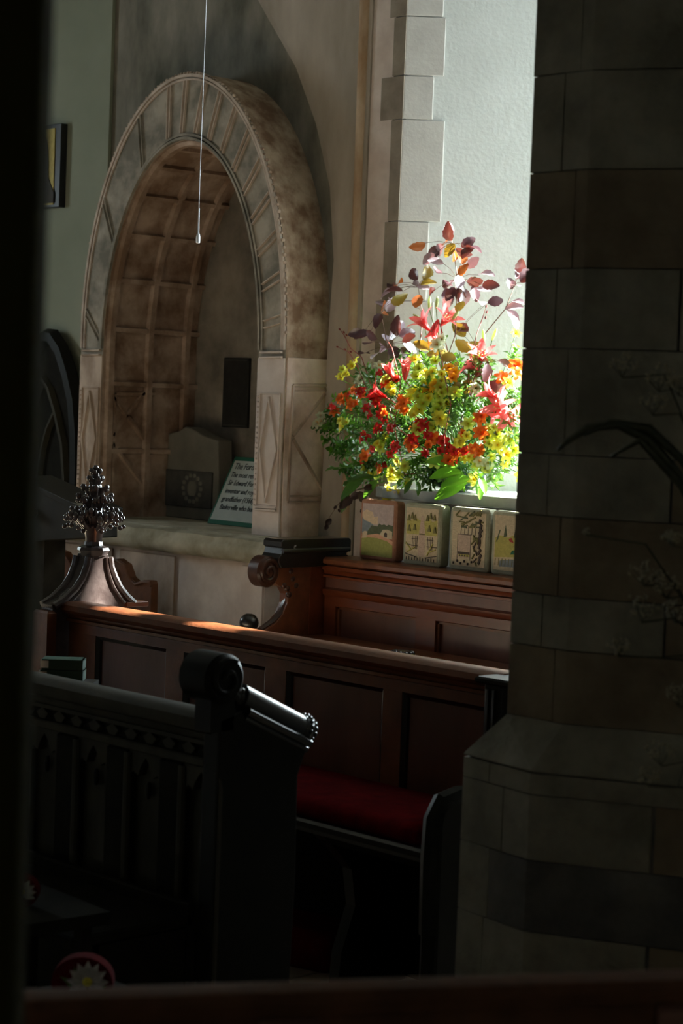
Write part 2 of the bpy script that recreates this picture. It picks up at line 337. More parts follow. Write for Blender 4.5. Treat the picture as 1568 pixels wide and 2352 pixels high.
# ------------------------------------------------------------------ the arched monument
mo = thing('arched_monument', 'tall arched stone tomb recess with ribbed border and lozenge carved pillars', 'monument', (MX, MY, ZS))
N = 48
def full(a, zs, h, n=N): return [(MX-a, ZS)]+[(MX-a, ZS+(zs-ZS)*.5)]+arch(a, zs, h, n)+[(MX+a, ZS+(zs-ZS)*.5), (MX+a, ZS)]
o_ = full(*OUT); i_ = full(*INN)
mb = MB()
for k in range(len(o_)-1):
    a, b, c, d = o_[k], o_[k+1], i_[k+1], i_[k]
    mb.add([(a[0], MY, a[1]), (b[0], MY, b[1]), (c[0], MY, c[1]), (d[0], MY, d[1])], [(0, 1, 2, 3)], 0)
    mb.add([(a[0], MY, a[1]), (b[0], MY, b[1]), (b[0], WY+.01, b[1]), (a[0], WY+.01, a[1])], [(0, 1, 2, 3)], 1)
    mb.add([(d[0], MY, d[1]), (c[0], MY, c[1]), (c[0], BY, c[1]), (d[0], BY, d[1])], [(0, 1, 2, 3)], 2)
build('arch_body', mb, [M['ring'], M['extr'], M['niche']], parent=mo)
mb = MB(); pl = full(.77, 2.0, 1.28)
mb.add([(x, BY, z) for x, z in pl]+[(x, BY+.1, z) for x, z in pl], [tuple(range(len(pl)))])
mb.box(MX-.8, MX+.8, BY+.002, BY+.1, ZS, 2.2)
build('niche_back', mb, M['back'], parent=mo)
def band(off0, off1, y0, y1, name, m, base=OUT, zmin=None, nz=N):
    A = arch(base[0]+off0, base[1], base[2]+off0, nz); B = arch(base[0]+off1, base[1], base[2]+off1, nz)
    z0 = zmin if zmin else ZS+.55
    A = [(A[0][0], z0)]+A+[(A[-1][0], z0)]; B = [(B[0][0], z0)]+B+[(B[-1][0], z0)]
    mb = MB(); mb.loft([[(a[0], y1, a[1]), (a[0], y0, a[1]), (b[0], y0, b[1]), (b[0], y1, b[1])] for a, b in zip(A, B)])
    return build(name, mb, m, parent=mo, smooth=1)
band(-.005, -.022, MY-.016, MY+.004, 'outer_moulding', M['rib'], zmin=2.0)
band(-.030, -.042, MY-.010, MY+.004, 'outer_moulding', M['rib'], zmin=2.0)
band(.004, .018, MY-.018, MY+.004, 'inner_moulding', M['ring'], base=INN, zmin=2.0)
band(.026, .040, MY-.012, MY+.004, 'inner_moulding', M['ring'], base=INN, zmin=2.0)
# beaded outer edge
mb = MB()
for k in range(110):
    t_ = pi*k/109; x = MX-OUT[0]*cos(t_); z = OUT[1]+OUT[2]*sin(t_)
    mb.sph((x+.004*random.uniform(-1, 1), MY-.004, z), .011*random.uniform(.7, 1.2), 6, 4)
build('worn_bead_edge', mb, M['mon'], parent=mo, kind='stuff')
# radial ribs in pairs, leaning as in a spiral
def rp(t_, f): # f 0 inner 1 outer
    return Vector((MX-(INN[0]+.045+(OUT[0]-INN[0]-.09)*f)*cos(t_), MY-.002, (INN[1]+(OUT[1]-INN[1])*f)+(INN[2]+.045+(OUT[2]-INN[2]-.09)*f)*sin(t_)))
for k in range(19):
    tt = pi*(k+.5)/19
    for dd in (-.016, .016):
        a = rp(tt+dd*1.0-.03, 0); b = rp(tt+dd+.03 if tt > pi/2 else tt+dd-.0, 1)
        w = .010; d = (b-a).normalized(); n_ = Vector((d.z, 0, -d.x))*w*.6
        mb = MB().loft([[a-n_+Vector((0, .006, 0)), a-n_*.5+Vector((0, -.012, 0)), a+n_*.5+Vector((0, -.012, 0)), a+n_+Vector((0, .006, 0))],
                        [b-n_+Vector((0, .006, 0)), b-n_*.5+Vector((0, -.012, 0)), b+n_*.5+Vector((0, -.012, 0)), b+n_+Vector((0, .006, 0))]])
        if tt < 1.3 and k % 3: continue
        build('radial_rib', mb, M['rib'] if tt > 1.3 else M['ring'], parent=mo)
# extrados stones (large voussoirs on the side face, joints)
# pilaster fronts
def strip(a, b, w, h, name, m, plane='y', base=MY):
    a = Vector(a); b = Vector(b); d = (b-a).normalized()
    up = Vector((0, -1, 0)) if plane == 'y' else Vector((1, 0, 0)); n_ = d.cross(up)*w/2
    mb = MB().loft([[a-n_-up*.003, a-n_*.6+up*h, a+n_*.6+up*h, a+n_-up*.003], [b-n_-up*.003, b-n_*.6+up*h, b+n_*.6+up*h, b+n_-up*.003]])
    return build(name, mb, m, parent=mo)
for sx in (1, -1):
    xa = MX+sx*INN[0]; xb = MX+sx*OUT[0]; x0, x1 = min(xa, xb), max(xa, xb)
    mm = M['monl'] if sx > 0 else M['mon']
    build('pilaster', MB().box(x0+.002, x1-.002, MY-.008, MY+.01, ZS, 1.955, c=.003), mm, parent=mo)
    y = MY-.008
    for z in (1.985, 1.955, 1.09, 1.075): strip((x0+.03, y, z), (x1-.02, y, z+.004), .014, .016, 'groove_moulding', mm)
    z0, z1, zm = 1.12, 1.73, 1.425; xc = (x0+x1)/2
    L = [(xc, z1), (x1-.035, zm), (xc, z0), (x0+.055, zm)]
    for p_, q_ in zip(L, L[1:]+L[:1]): strip((p_[0], y, p_[1]), (q_[0], y, q_[1]), .016, .014, 'lozenge_fillet', mm)
    for p_, q_ in (((x0+.04, z1+.02), (x1-.02, z1+.02)), ((x0+.04, z0-.02), (x1-.02, z0-.02)), ((x0+.04, z0-.02), (x0+.04, z1+.02)), ((x1-.02, z0-.02), (x1-.02, z1+.02))):
        strip((p_[0], y, p_[1]), (q_[0], y, q_[1]), .009, .010, 'frame_fillet', mm)
    mb = MB()
    for k in range(22): mb.sph((x0+.018, y-.003, 1.1+k*.03), .008, 6, 4)
    build('bead_row', mb, mm, parent=mo, kind='stuff')
# side return panel with K pattern
X = MX+OUT[0]; 
build('side_panel', MB().box(X-.01, X+.006, MY+.01, WY, ZS, 1.96, c=.003), M['side'], parent=mo)
def kp(u, v): q = onx(u, v, X+.006); return (q.x, q.y, q.z)
for a, b, w in (((672, 885), (752, 885), .02), ((672, 897), (752, 897), .01), ((672, 885), (660, 1150), .018), ((662, 1140), (742, 1140), .012), ((660, 1153), (742, 1153), .012), ((745, 905), (672, 1002), .02), ((672, 1008), (742, 1130), .024), ((752, 885), (744, 1150), .012)):
    strip(kp(*a), kp(*b), w, .012, 'carved_fillet', M['mon'], 'x')
# barrel vault coffers inside the recess
for fr, t0 in ((.0, 0), (.47, 0), (.93, 0)):
    y = MY+.05+(BY-MY-.1)*fr
    A = arch(INN[0]-.002, INN[1], INN[2]-.002, N); B = arch(INN[0]-.028, INN[1], INN[2]-.028, N)
    A = [(A[0][0], ZS)]+A+[(A[-1][0], ZS)]; B = [(B[0][0], ZS)]+B+[(B[-1][0], ZS)]
    mb = MB().loft([[(a[0], y-.03, a[1]), (b[0], y-.02, b[1]), (b[0], y+.02, b[1]), (a[0], y+.03, a[1])] for a, b in zip(A, B)])
    build('vault_rib', mb, M['niche'], parent=mo, smooth=1)
for side in (0, 1):
    for k in range(8):
        if k < 2: q = (MX-INN[0], 1.75-k*.40 if k else 1.78); nrm = Vector((1, 0, 0))
        else:
            tt = (k-2)*.255+.10; q = (MX-INN[0]*cos(tt), INN[1]+INN[2]*sin(tt)); nrm = Vector((cos(tt)/INN[0], 0, -sin(tt)/INN[2])).normalized()
        p = Vector((q[0], 0, q[1]))
        if side: p.x = 2*MX-p.x; nrm.x = -nrm.x
        tg = Vector((nrm.z, 0, -nrm.x)); w = .022
        R = [p-tg*w-nrm*.01, p-tg*w*.6+nrm*.025, p+tg*w*.6+nrm*.025, p+tg*w-nrm*.01]
        mb = MB().loft([[(a.x, y, a.z) for a in R] for y in (MY+.03, BY)])
        build('coffer_rib', mb, M['niche'], parent=mo)
# carved X in the lower left jamb
XL = MX-INN[0]
def jp(u, v): q = onx(u, v, XL+.002); return (XL+.002, q.y, q.z)
for a, b in (((250, 900), (330, 1010)), ((330, 900), (250, 1010)), ((250, 1010), (340, 1130)), ((265, 905), (355, 905)), ((262, 905), (255, 1150))):
    strip(jp(*a), jp(*b), .03, .016, 'jamb_carving', M['niche'], 'x')
# ------------------------------------------------------------------ tomb chest
tc = thing('tomb_chest', 'low pale stone tomb chest with rolled mossy ledge under the arch', 'tomb', (-9.5, 7.6, 0))
prof = [(7.70, ZS), (7.52, .912), (7.505, .905), (7.50, .888), (7.485, .872), (7.472, .85), (7.47, .825), (7.48, .80), (7.50, .785), (7.53, .775), (7.56, .77), (7.70, .765)]
def chx(prof, x0, x1, m=0): return MB().prism(prof, 'x', x0, x1)
mb = MB(); rings = []
for i in range(41):
    x = -10.75+i*(2.32/40); rings.append([(x, y+.003*sin(x*31+z*60), z+.003*sin(x*17)) for y, z in prof])
mb.loft(rings); build('ledge', mb, M['chest'], parent=tc, smooth=1)
build('ledge_top', MB().box(-10.6, -8.45, 7.6, BY, ZS-.03, ZS), M['chest'], parent=tc)
build('chest_body', MB().box(-10.68, -8.55, 7.56, 7.95, 0, .77), M['monl'], parent=tc)
build('base_plinth', MB().box(-10.72, -8.51, 7.52, 7.96, 0, .12, c=.015), M['monl'], parent=tc)
for xa, xb in ((-10.6, -9.98), (-9.90, -9.36), (-8.74, -8.555)):
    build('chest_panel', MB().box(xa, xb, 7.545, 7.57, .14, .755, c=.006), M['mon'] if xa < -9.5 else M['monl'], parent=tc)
# ------------------------------------------------------------------ objects in the recess
tb = thing('memorial_tablet', 'dull grey arched headstone with a dark plaque, at the back of the tomb recess', 'headstone', (-9.75, 8.2, ZS))
TY = 8.22
P = [ony(u, v, TY) for u, v in ((358, 1196), (366, 1010), (380, 998), (412, 990), (425, 980), (440, 985), (470, 1002), (500, 1012), (502, 1215))]
P = [(q.x, max(q.z, ZS) if i not in (0, 8) else ZS) for i, q in enumerate(P)]
build('tablet', MB().prism(P, 'y', TY, TY+.12, c=.006), M['slatem'], parent=tb)
a = ony(370, 1076, TY); b = ony(487, 1170, TY)
build('plaque', MB().box(a.x, b.x, TY-.012, TY+.01, b.z, a.z, c=.004), M['slate'], parent=tb)
mb = MB(); c_ = ony(440, 1122, TY-.014)
for k in range(14): mb.sph((c_.x+.09*cos(k*.449), TY-.012, c_.z+.085*sin(k*.449)), .018, 8, 4, sc=(1, .4, 1))
mb.sph((c_.x, TY-.012, c_.z), .045, 10, 5, sc=(1, .4, 1.3)); build('carved_wreath', mb, M['slatem'], parent=tb, smooth=1)
a = ony(520, 822, BY); b = ony(572, 984, BY)
pq = thing('wall_plaque', 'tall narrow black plaque fixed high on the recess back wall', 'plaque', (a.x, BY, b.z))
build('plate', MB().box(a.x, b.x, BY-.02, BY-.001, b.z, a.z, c=.003), M['bronze'], parent=pq)
mb = MB().box(a.x+.012, b.x-.012, BY-.024, BY-.018, a.z-.018, a.z-.012).box(a.x+.012, b.x-.012, BY-.024, BY-.018, b.z+.012, b.z+.018)
build('border', mb, M['slate'], parent=pq)
# leaning text card
A0 = Vector((ony(475, 1208, 8.05).x, 8.05, ZS+.003)); lean = radians(27); cw, chh = .62, .47
crd = thing('text_card', 'cream hand-lettered card with green border leaning in the tomb recess', 'sign', A0, rot=(-lean, 0, 0))
build('backing', MB().box(0, cw, 0, .008, 0, chh), M['cardg'], parent=crd, local=True)
build('card', MB().box(.018, cw-.018, -.003, .0, .028, chh-.028), M['card'], parent=crd, local=True)
def text(s_, x, z, size, parent, m, name='lettering', sx=1.0, shear=.0):
    cu = bpy.data.curves.new(name, 'FONT'); cu.body = s_; cu.size = size; cu.shear = shear; cu.extrude = .0008
    o = bpy.data.objects.new(name, cu); COL.objects.link(o); dg = bpy.context.evaluated_depsgraph_get()
    me = bpy.data.meshes.new_from_object(o.evaluated_get(dg)); COL.objects.unlink(o); bpy.data.objects.remove(o); bpy.data.curves.remove(cu)
    me.materials.clear(); me.materials.append(m)
    o = bpy.data.objects.new(name, me); COL.objects.link(o); o.parent = parent; o.rotation_euler = (pi/2, 0, 0); o.location = (x, -.0045, z); o.scale = (sx, 1, 1); return o
for i, (s_, sz, dx) in enumerate((('The Ford tomb', .062, .02), ('The most remarkable', .050, .02), ('Sir Edward Ford', .050, .025), ('inventor and royalist', .050, .03), ('grandfather (1566)', .050, .03), ('Baskerville who built', .050, .04))):
    text(s_, .02+dx, chh-.088-.056*i, sz, crd, M['ink'], sx=.80, shear=.1)
# icon on the left wall
ic = thing('icon_picture', 'small dark framed icon of a robed figure on gold, on pale green wall', 'picture', (-11.35, 7.95, 2.95))
x0, x1, z0, z1 = -11.62, -11.18, 2.955, 3.515
build('frame', MB().box(x0, x1, 7.915, 7.968, z0, z1, c=.004), M['frame'], parent=ic)
build('panel', MB().box(x0+.05, x1-.06, 7.908, 7.92, z0+.02, z1-.03), M['gold'], parent=ic)
xc = (x0+x1)/2+.02
rb = [(xc-.15, z0+.03), (xc+.15, z0+.03), (xc+.15, z0+.10), (xc+.08, z0+.2), (xc+.07, z0+.38), (xc+.05, z0+.46), (xc, z0+.49), (xc-.05, z0+.46), (xc-.07, z0+.38), (xc-.08, z0+.2), (xc-.15, z0+.1)]
build('figure', MB().prism(rb, 'y', 7.902, 7.91), M['robe'], parent=ic)
build('halo', MB().prism([(xc+.062*cos(k*pi/8), z0+.43+.062*sin(k*pi/8)) for k in range(16)], 'y', 7.905, 7.909), M['gold'], parent=ic)
build('face', MB().prism([(xc+.03*cos(k*pi/6), z0+.425+.04*sin(k*pi/6)) for k in range(12)], 'y', 7.899, 7.903), M['skin'], parent=ic)
# gothic traceried dark screen at far left
gs = thing('gothic_arch_screen', 'black pointed-arch wooden screen with pale tracery ribs at far left', 'screen', (-11.3, 7.85, 0))
def pa_(u, v): q = ony(u, v, 7.88); return (q.x, q.z)
GO = [(172, 1180), (174, 1080), (174, 1000), (168, 920), (155, 860), (138, 805), (118, 775), (103, 773), (85, 790), (60, 835), (35, 900), (20, 1000), (15, 1180)]
PO = [pa_(*q) for q in GO]; PO = [(PO[0][0], .0)]+PO+[(PO[-1][0], 0)]
build('screen_panel', MB().prism(PO, 'y', 7.90, 7.965), M['blackp'], parent=gs)
def rib(name, L, w, h, m, yy=7.88, par=gs):
    mb = MB(); Q = [ony(u, v, yy) for u, v in L]; rings = []
    for i, q in enumerate(Q):
        d = (Q[min(i+1, len(Q)-1)]-Q[max(i-1, 0)]).normalized(); n_ = Vector((d.z, 0, -d.x))*w/2
        rings.append([q-n_+Vector((0, .03, 0)), q-n_*.5-Vector((0, h, 0)), q+n_*.5-Vector((0, h, 0)), q+n_+Vector((0, .03, 0))])
    mb.loft(rings); return build(name, mb, m, parent=par, smooth=1)
rib('outer_frame', GO, .12, .03, M['ebony'])
rib('tracery_rib', [(148, 1172), (150, 1100), (145, 1020), (130, 950), (114, 895), (98, 870)], .05, .02, M['blackm'])
rib('tracery_rib', [(98, 870), (85, 900), (74, 940), (70, 1000)], .04, .02, M['blackm'])
rib('tracery_rib', [(126, 950), (110, 985), (98, 1030), (90, 1080), (86, 1150)], .035, .02, M['blackm'])
rib('tracery_rib', [(75, 930), (77, 1000), (82, 1070), (85, 1130)], .035, .02, M['blackm'])
# dark sloping reading desk in front of it
rd = thing('reading_desk', 'dark brown sloping reading desk at the far left beyond the carved finial', 'desk', (-9.9, 6.6, 0))
def dp(u, v, Y=6.3): return ony(u, v, Y)
L = [dp(40, 1105), dp(90, 1128), dp(200, 1178), dp(200, 1235), dp(122, 1240), dp(40, 1245)]
mb = MB().prism([(q.x, q.z) for q in L], 'y', 6.3, 6.5); build('desk_body', mb, M['ebony'], parent=rd, bev=.004)
mb = MB(); Q = [dp(40, 1100), dp(88, 1122), dp(202, 1175)]
mb.loft([[q+Vector((0, -.03, -.012)), q+Vector((0, -.03, .02)), q+Vector((0, .23, .02)), q+Vector((0, .23, -.012))] for q in Q]); build('desk_ledge', mb, M['ebony'], parent=rd, bev=.003)
q = dp(75, 1178, 6.28); build('boss', MB().sph(q, .03, 10, 6), M['black'], parent=rd, smooth=1)
a = dp(40, 1240).x; b = dp(92, 1240).x
build('post', MB().box(a, b, 6.33, 6.47, 0, 1.0), M['blackp'], parent=rd)
# carved wavy bench behind the finial
wb = thing('carved_bench', 'red-brown bench with twin rounded carved shoulders below the tomb ledge', 'bench', (-9.6, 7.1, 0))
YB = 7.15
O = [(95, 1420), (100, 1300), (108, 1268), (128, 1260), (148, 1268), (162, 1290), (172, 1318), (185, 1332), (205, 1338), (222, 1330), (236, 1300), (250, 1284), (270, 1283), (288, 1296), (298, 1325), (312, 1338), (330, 1332), (345, 1334), (348, 1342), (347, 1420)]
Q = [ony(u, v, YB) for u, v in O]
P = [(q.x, q.z) for q in Q]; P = [(P[0][0], .0)]+P[1:-1]+[(P[-1][0], .0)]
build('shaped_back', MB().prism(P, 'y', YB, YB+.05), M['wooddull'], parent=wb, bev=.004)
build('edge_moulding', MB().tube([(q.x, YB-.004, q.z-.012) for q in Q[1:-1]], .009, 6), M['wooddull'], parent=wb, smooth=1)
for (u, v) in ((118, 1290), (128, 1310), (255, 1305), (270, 1320), (262, 1335)):
    q = ony(u, v, YB); build('carved_leaf', MB().sph(q, .028, 10, 6, sc=(1, .5, 1.2)), M['wooddull'], parent=wb, smooth=1)
build('seat', MB().box(P[0][0]+.02, P[-1][0], YB-.3, YB, .4, .44, c=.004), M['wood'], parent=wb)
# ------------------------------------------------------------------ ledge slab with the bouquet
sb = thing('flower_ledge', 'grey metal-edged window ledge carrying the flowers above the kneelers', 'ledge', (-7.2, 8.0, 1.2))
L = [(-7.96, 7.995), (-7.95, 7.86), (-7.90, 7.78), (-7.80, 7.73), (-7.66, 7.715), (-7.4, 7.71), (-5.0, 7.71), (-4.6, 7.75), (-4.5, 7.995)]
build('slab', MB().prism(L, 'z', 1.20, 1.255, c=.004), M['slab'], parent=sb)
build('window_1_sill', MB().prism([(-7.98, 8.025), (-7.1, 8.9), (-4.9, 8.9), (-4.4, 8.025)], 'z', 1.18, 1.25), M['plaster'], **st)
# ------------------------------------------------------------------ pew 3 (kneeler pew)
p3 = thing('choir_pew', 'red-brown panelled back pew with big scroll end carrying the kneelers', 'pew', (-7.3, 7.4, 0))
X0, X1 = -7.98, -5.2
def railx(prof, x0, x1, y, name, m, par, bev=0):
    return build(name, MB().prism([(y+a, b) for a, b in prof], 'x', x0, x1), m, parent=par, smooth=1)
railx([(-.045, .855), (-.03, .868), (.18, .868), (.18, .82), (-.01, .82), (-.015, .825), (-.045, .835)], X0, X1, 7.5, 'top_rail', M['wood'], p3)
railx([(-.03, .82), (0, .82), (0, .775), (-.012, .775), (-.016, .79), (-.03, .80)], X0, X1, 7.5, 'rail_moulding', M['woodl'], p3)
railx([(-.022, .768), (0, .772), (0, .752), (-.022, .756)], X0, X1, 7.5, 'rail_bead', M['woodl'], p3)
build('frieze_board', MB().box(X0, X1, 7.50, 7.54, .69, .82), M['woodp'], parent=p3)
railx([(-.024, .69), (0, .70), (.02, .70), (.02, .655), (-.01, .655), (-.02, .665)], X0, X1, 7.5, 'mid_rail', M['woodl'], p3)
build('lower_rail', MB().box(X0, X1, 7.495, 7.54, .60, .66, c=.004), M['woodl'], parent=p3)
def px3(u): return ony(u, 1450, 7.5).x
st3 = [X0, X0+.09, px3(955), px3(1000), px3(1000)+.63, px3(1000)+.72, px3(1000)+1.35, px3(1000)+1.44, X1]
for i in range(0, 8, 2): build('stile', MB().box(st3[i], st3[i+1], 7.495, 7.54, .05, .61, c=.004), M['woodl'], parent=p3)
for i in range(1, 8, 2):
    build('panel', MB().box(st3[i], st3[i+1], 7.53, 7.55, .05, .61), M['woodp'], parent=p3)
    a = st3[i]; b = min(st3[i+1], X1)
    build('panel_moulding', MB().box(a, b, 7.512, 7.534, .585, .60).box(a, a+.014, 7.512, 7.534, .05, .6).box(b-.014, b, 7.512, 7.534, .05, .6), M['wood'], parent=p3)
build('seat', MB().box(X0, X1, 7.1, 7.5, .40, .44, c=.005), M['wood'], parent=p3)
build('plinth', MB().box(X0, X1, 7.2, 7.5, 0, .07), M['woodp'], parent=p3)
# scroll end
XE = -8.05
def e3(u, v): q = onx(u, v, XE+.05); return (q.y, q.z)
O = [(652, 1282), (765, 1282), (765, 1450), (600, 1450)]
O = [(648, 1280), (772, 1276), (772, 1300), (768, 1480), (600, 1460), (608, 1447), (632, 1432), (650, 1410), (660, 1385), (662, 1365), (655, 1350), (640, 1345), (628, 1335), (640, 1300)]
P = [e3(*q) for q in O]; P[3] = (P[3][0], .0); P.insert(4, (P[4][0], .0))
build('end_board', MB().prism(P, 'x', XE-.02, XE+.05), M['wood'], parent=p3, bev=.004)
build('side_panel', MB().box(XE+.048, XE+.056, 7.40, 7.58, .05, .82, c=.003), M['woodl'], parent=p3)
def spiral(c, r0, r1, turns, a0, n=30, sg=1):
    return [(c[0]+(r0+(r1-r0)*i/n)*cos(a0+sg*2*pi*turns*i/n), c[1]+(r0+(r1-r0)*i/n)*sin(a0+sg*2*pi*turns*i/n)) for i in range(n+1)]
c = e3(614, 1313)
build('volute', MB().prism([(c[0]+.078*cos(k*pi/14), c[1]+.085*sin(k*pi/14)) for k in range(28)], 'x', XE-.035, XE+.065, c=.012), M['scrollw'], parent=p3, smooth=1)
for xx in (XE+.066,):
    build('volute_roll', MB().tube([(xx, y, z) for y, z in spiral(c, .07, .012, 1.6, .4)], [.012]*20+[.010]*11, 8), M['scrollw'], parent=p3, smooth=1)
build('scroll_edge', MB().tube([(XE+.02, *e3(*q)) for q in ((606, 1450), (634, 1432), (655, 1410), (668, 1385), (672, 1360), (664, 1335), (650, 1318))], [.02, .024, .028, .03, .028, .026, .02], 8), M['scrollw'], parent=p3, smooth=1)
mb = MB()
for q in ((652, 1345), (660, 1352), (664, 1366), (672, 1330), (680, 1345), (668, 1312)): mb.sph((XE+.045, *e3(*q)), .018, 8, 5)
build('carved_leaves', mb, M['scrollw'], parent=p3, smooth=1)
a = e3(640, 1240); b = e3(782, 1240)
cp = [(a[0]-.01, .815), (b[0]+.01, .815), (b[0]+.03, .845), (b[0]+.03, .868), (b[0]+.015, .875), (b[0]+.015, .885), (b[0]+.045, .905), (b[0]+.045, .955), (b[0]+.03, .968), (a[0]-.0, .968), (a[0]-.015, .955), (a[0]-.015, .93), (a[0]+.0, .92), (a[0]-.01, .89), (a[0]-.03, .868), (a[0]-.03, .845)]
build('end_capital', MB().prism(cp, 'x', XE-.06, XE+.09, c=.004), M['black'], parent=p3)
build('capital_roll', MB().tube([(XE+.09, a[0]-.005, .905), (XE+.09, b[0]+.03, .905)], .014, 8), M['black'], parent=p3, smooth=1)
c = e3(580, 1432); build('arm_knob', MB().sph((XE+.02, *c), .052, 16, 10).tube([(XE+.02, c[0], c[1]-.3), (XE+.02, c[0], c[1]-.03)], .02, 8), M['black'], parent=p3, smooth=1)
q = ony(925, 1500, 7.08)
mb = MB().sph((q.x, 7.08, q.z-.02), .05, 16, 10, sc=(1.2, 1, .8))
for k in range(10): mb.sph((q.x+.05*cos(k*.63), 7.08+.04*sin(k*.63), q.z), .016, 8, 6)
build('divider_knob', mb, M['black'], parent=p3, smooth=2)
build('divider', MB().box(q.x-.03, q.x+.03, 7.05, 7.4, 0, q.z-.05, c=.005), M['wood'], parent=p3)
build('arm_post', MB().box(XE-.02, XE+.05, c[0]-.03, c[0]+.03, 0, c[1]-.25), M['wood'], parent=p3)
# ------------------------------------------------------------------ kneelers on the pew back
pal = {}
def C(n, c):
    if n not in pal: pal[n] = mat('wool_'+n, c, tuple(min(1, q*1.25) for q in c), rough=.95, scale=60, bump=.5, bscale=220)
    return pal[n]
C('sky', (.44, .34, .31)); C('grey', (.20, .22, .23)); C('peach', (.60, .32, .20)); C('grass', (.30, .29, .08)); C('tree', (.10, .11, .06)); C('cream', (.54, .43, .28)); C('line', (.07, .05, .04)); C('olive', (.42, .36, .10)); C('dolive', (.16, .14, .05)); C('cloud', (.62, .46, .30)); C('pinkish', (.50, .36, .27)); C('redw', (.35, .05, .04)); C('dgreen', (.03, .12, .06))
KW, KH, KT = .278, .325, .072
def bez(a, b, w, seg=1):
    a = Vector(a); b = Vector(b); d = (b-a).normalized(); n = Vector((-d.y, d.x))*w/2
    return [tuple(a-n), tuple(b-n), tuple(b+n), tuple(a+n)]
def R_(x0, y0, x1, y1): return [(x0, y0), (x1, y0), (x1, y1), (x0, y1)]
pics = []
hill = [('sky', R_(.03, .45, .97, .97)), ('cloud', [(.03, .6), (.5, .6), (.5, .75), (.38, .73), (.34, .82), (.15, .86), (.03, .8)]), ('grey', [(.03, .42), (.45, .45), (.36, .60), (.22, .64), (.1, .66), (.03, .72)]), ('tree', [(.06, .40), (.97, .42), (.97, .6), (.82, .62), (.78, .59), (.70, .62), (.62, .60), (.55, .63), (.5, .57), (.32, .58), (.22, .48)]),
        ('peach', [(.03, .2), (.97, .2), (.97, .32), (.75, .40), (.5, .44), (.2, .40), (.03, .36)]), ('grass', [(.03, .03), (.97, .03), (.97, .25), (.8, .32), (.5, .36), (.2, .36), (.03, .33)]), ('cream', [(.58, .43), (.72, .38), (.95, .36), (.95, .5), (.8, .53), (.66, .52)]), ('line', [(.70, .40), (.80, .39), (.80, .46), (.75, .48), (.71, .46)]), ('cloud', [(.05, .34), (.18, .35), (.2, .46), (.12, .47), (.05, .44)])]
pics.append(hill)
sp_ = [('cream', R_(.04, .04, .96, .97)), ('olive', [(.06, .5), (.94, .5), (.94, .78), (.8, .74), (.7, .8), (.6, .74), (.4, .76), (.3, .8), (.2, .74), (.06, .74)]), ('pinkish', [(.42, .12), (.60, .12), (.60, .50), (.42, .50)]), ('pinkish', [(.42, .52), (.60, .52), (.545, .82), (.51, .84), (.475, .82)]), ('line', bez((.42, .51), (.60, .51), .012))]
for k in range(4):
    for sx in (.24, .68): sp_.append(('line', bez((sx+k*.045, .24), (sx+k*.045, .47), .014)))
for sx in (.22, .66):
    for z in (.3, .42): sp_.append(('line', bez((sx, z), (sx+.18, z), .012)))
for k in range(11): sp_.append(('line', bez((.08+k*.08, .04), (.08+k*.08, .09+.02*(k % 2)), .013)))
sp_ += [('line', bez((.05, .15), (.38, .10), .012)), ('line', bez((.62, .10), (.95, .15), .012)), ('line', bez((.05, .32), (.24, .3), .01)), ('line', bez((.78, .3), (.95, .3), .01))]
for k, (x, y) in enumerate(((.12, .78), (.22, .82), (.3, .79), (.66, .80), (.75, .84), (.86, .82), (.14, .6), (.3, .62), (.72, .62), (.88, .6))):
    sp_.append(('dolive', [(x-.045, y-.05), (x+.045, y-.05), (x+.01, y+.06), (x-.01, y+.05)]))
for p_, q_ in (((.06, .34), (.22, .22)), ((.1, .18), (.34, .28)), ((.7, .2), (.92, .26)), ((.68, .14), (.84, .36))): sp_.append(('olive', bez(p_, q_, .02)))
pics.append(sp_)
tw = [('cream', R_(.04, .04, .96, .97)), ('pinkish', R_(.20, .18, .56, .58)), ('line', bez((.20, .58), (.20, .12), .014)), ('line', bez((.56, .60), (.56, .14), .016)), ('line', bez((.20, .58), (.56, .58), .012))]
for k in range(6): tw.append(('line', bez((.28+k*.1, .58), (.29+k*.1, .74), .012)))
tw += [('olive', R_(.24, .20, .54, .26)), ('line', R_(.22, .24, .54, .28))]+[('line', R_(.26+k*.07, .20, .29+k*.07, .23)) for k in range(4)]
rr = random.Random(3)
for k in range(26):
    x = rr.uniform(.1, .78); y = rr.uniform(.7, .93); tw.append(('dolive' if k % 3 else 'tree', bez((x, y), (x+rr.uniform(.08, .17), y+rr.uniform(-.02, .09)), .024)))
for k in range(9): tw.append(('line', bez((.80+.02*sin(k*2), .1+k*.085), (.84+.03*sin(k*1.3), .18+k*.085), .05)))
for k in range(7): tw.append(('line' if k % 2 else 'dolive', bez((.58+rr.uniform(0, .18), .06+k*.06), (.64+rr.uniform(0, .15), .12+k*.07), .02)))
for k in range(6): tw.append(('line', R_(.10+.1*k, .06+.04*(k % 2), .125+.1*k, .10+.04*(k % 2))))
for k in range(8): tw.append(('dolive', bez((.64, .5+.012*k), (.78, .54-.015*k), .015)))
pics.append(tw)
ch = [('cream', R_(.04, .04, .96, .97)), ('olive', [(.06, .25), (.94, .3), (.94, .62), (.8, .6), (.6, .66), (.4, .6), (.2, .63), (.06, .58)]), ('tree', [(.28, .6), (.33, .82), (.38, .62)]), ('tree', [(.08, .5), (.17, .72), (.2, .72), (.14, .55)]), ('tree', [(.55, .6), (.62, .83), (.66, .62)]), ('dgreen', [(.48, .32), (.62, .33), (.60, .4), (.52, .39)]), ('redw', [(.42, .58), (.5, .60), (.56, .52), (.46, .53)]), ('grey', [(.2, .1), (.9, .12), (.9, .22), (.5, .24), (.2, .2)])]
for k in range(10): ch.append(('dolive', bez((.08+k*.09, .12), (.09+k*.09, .24), .015)))
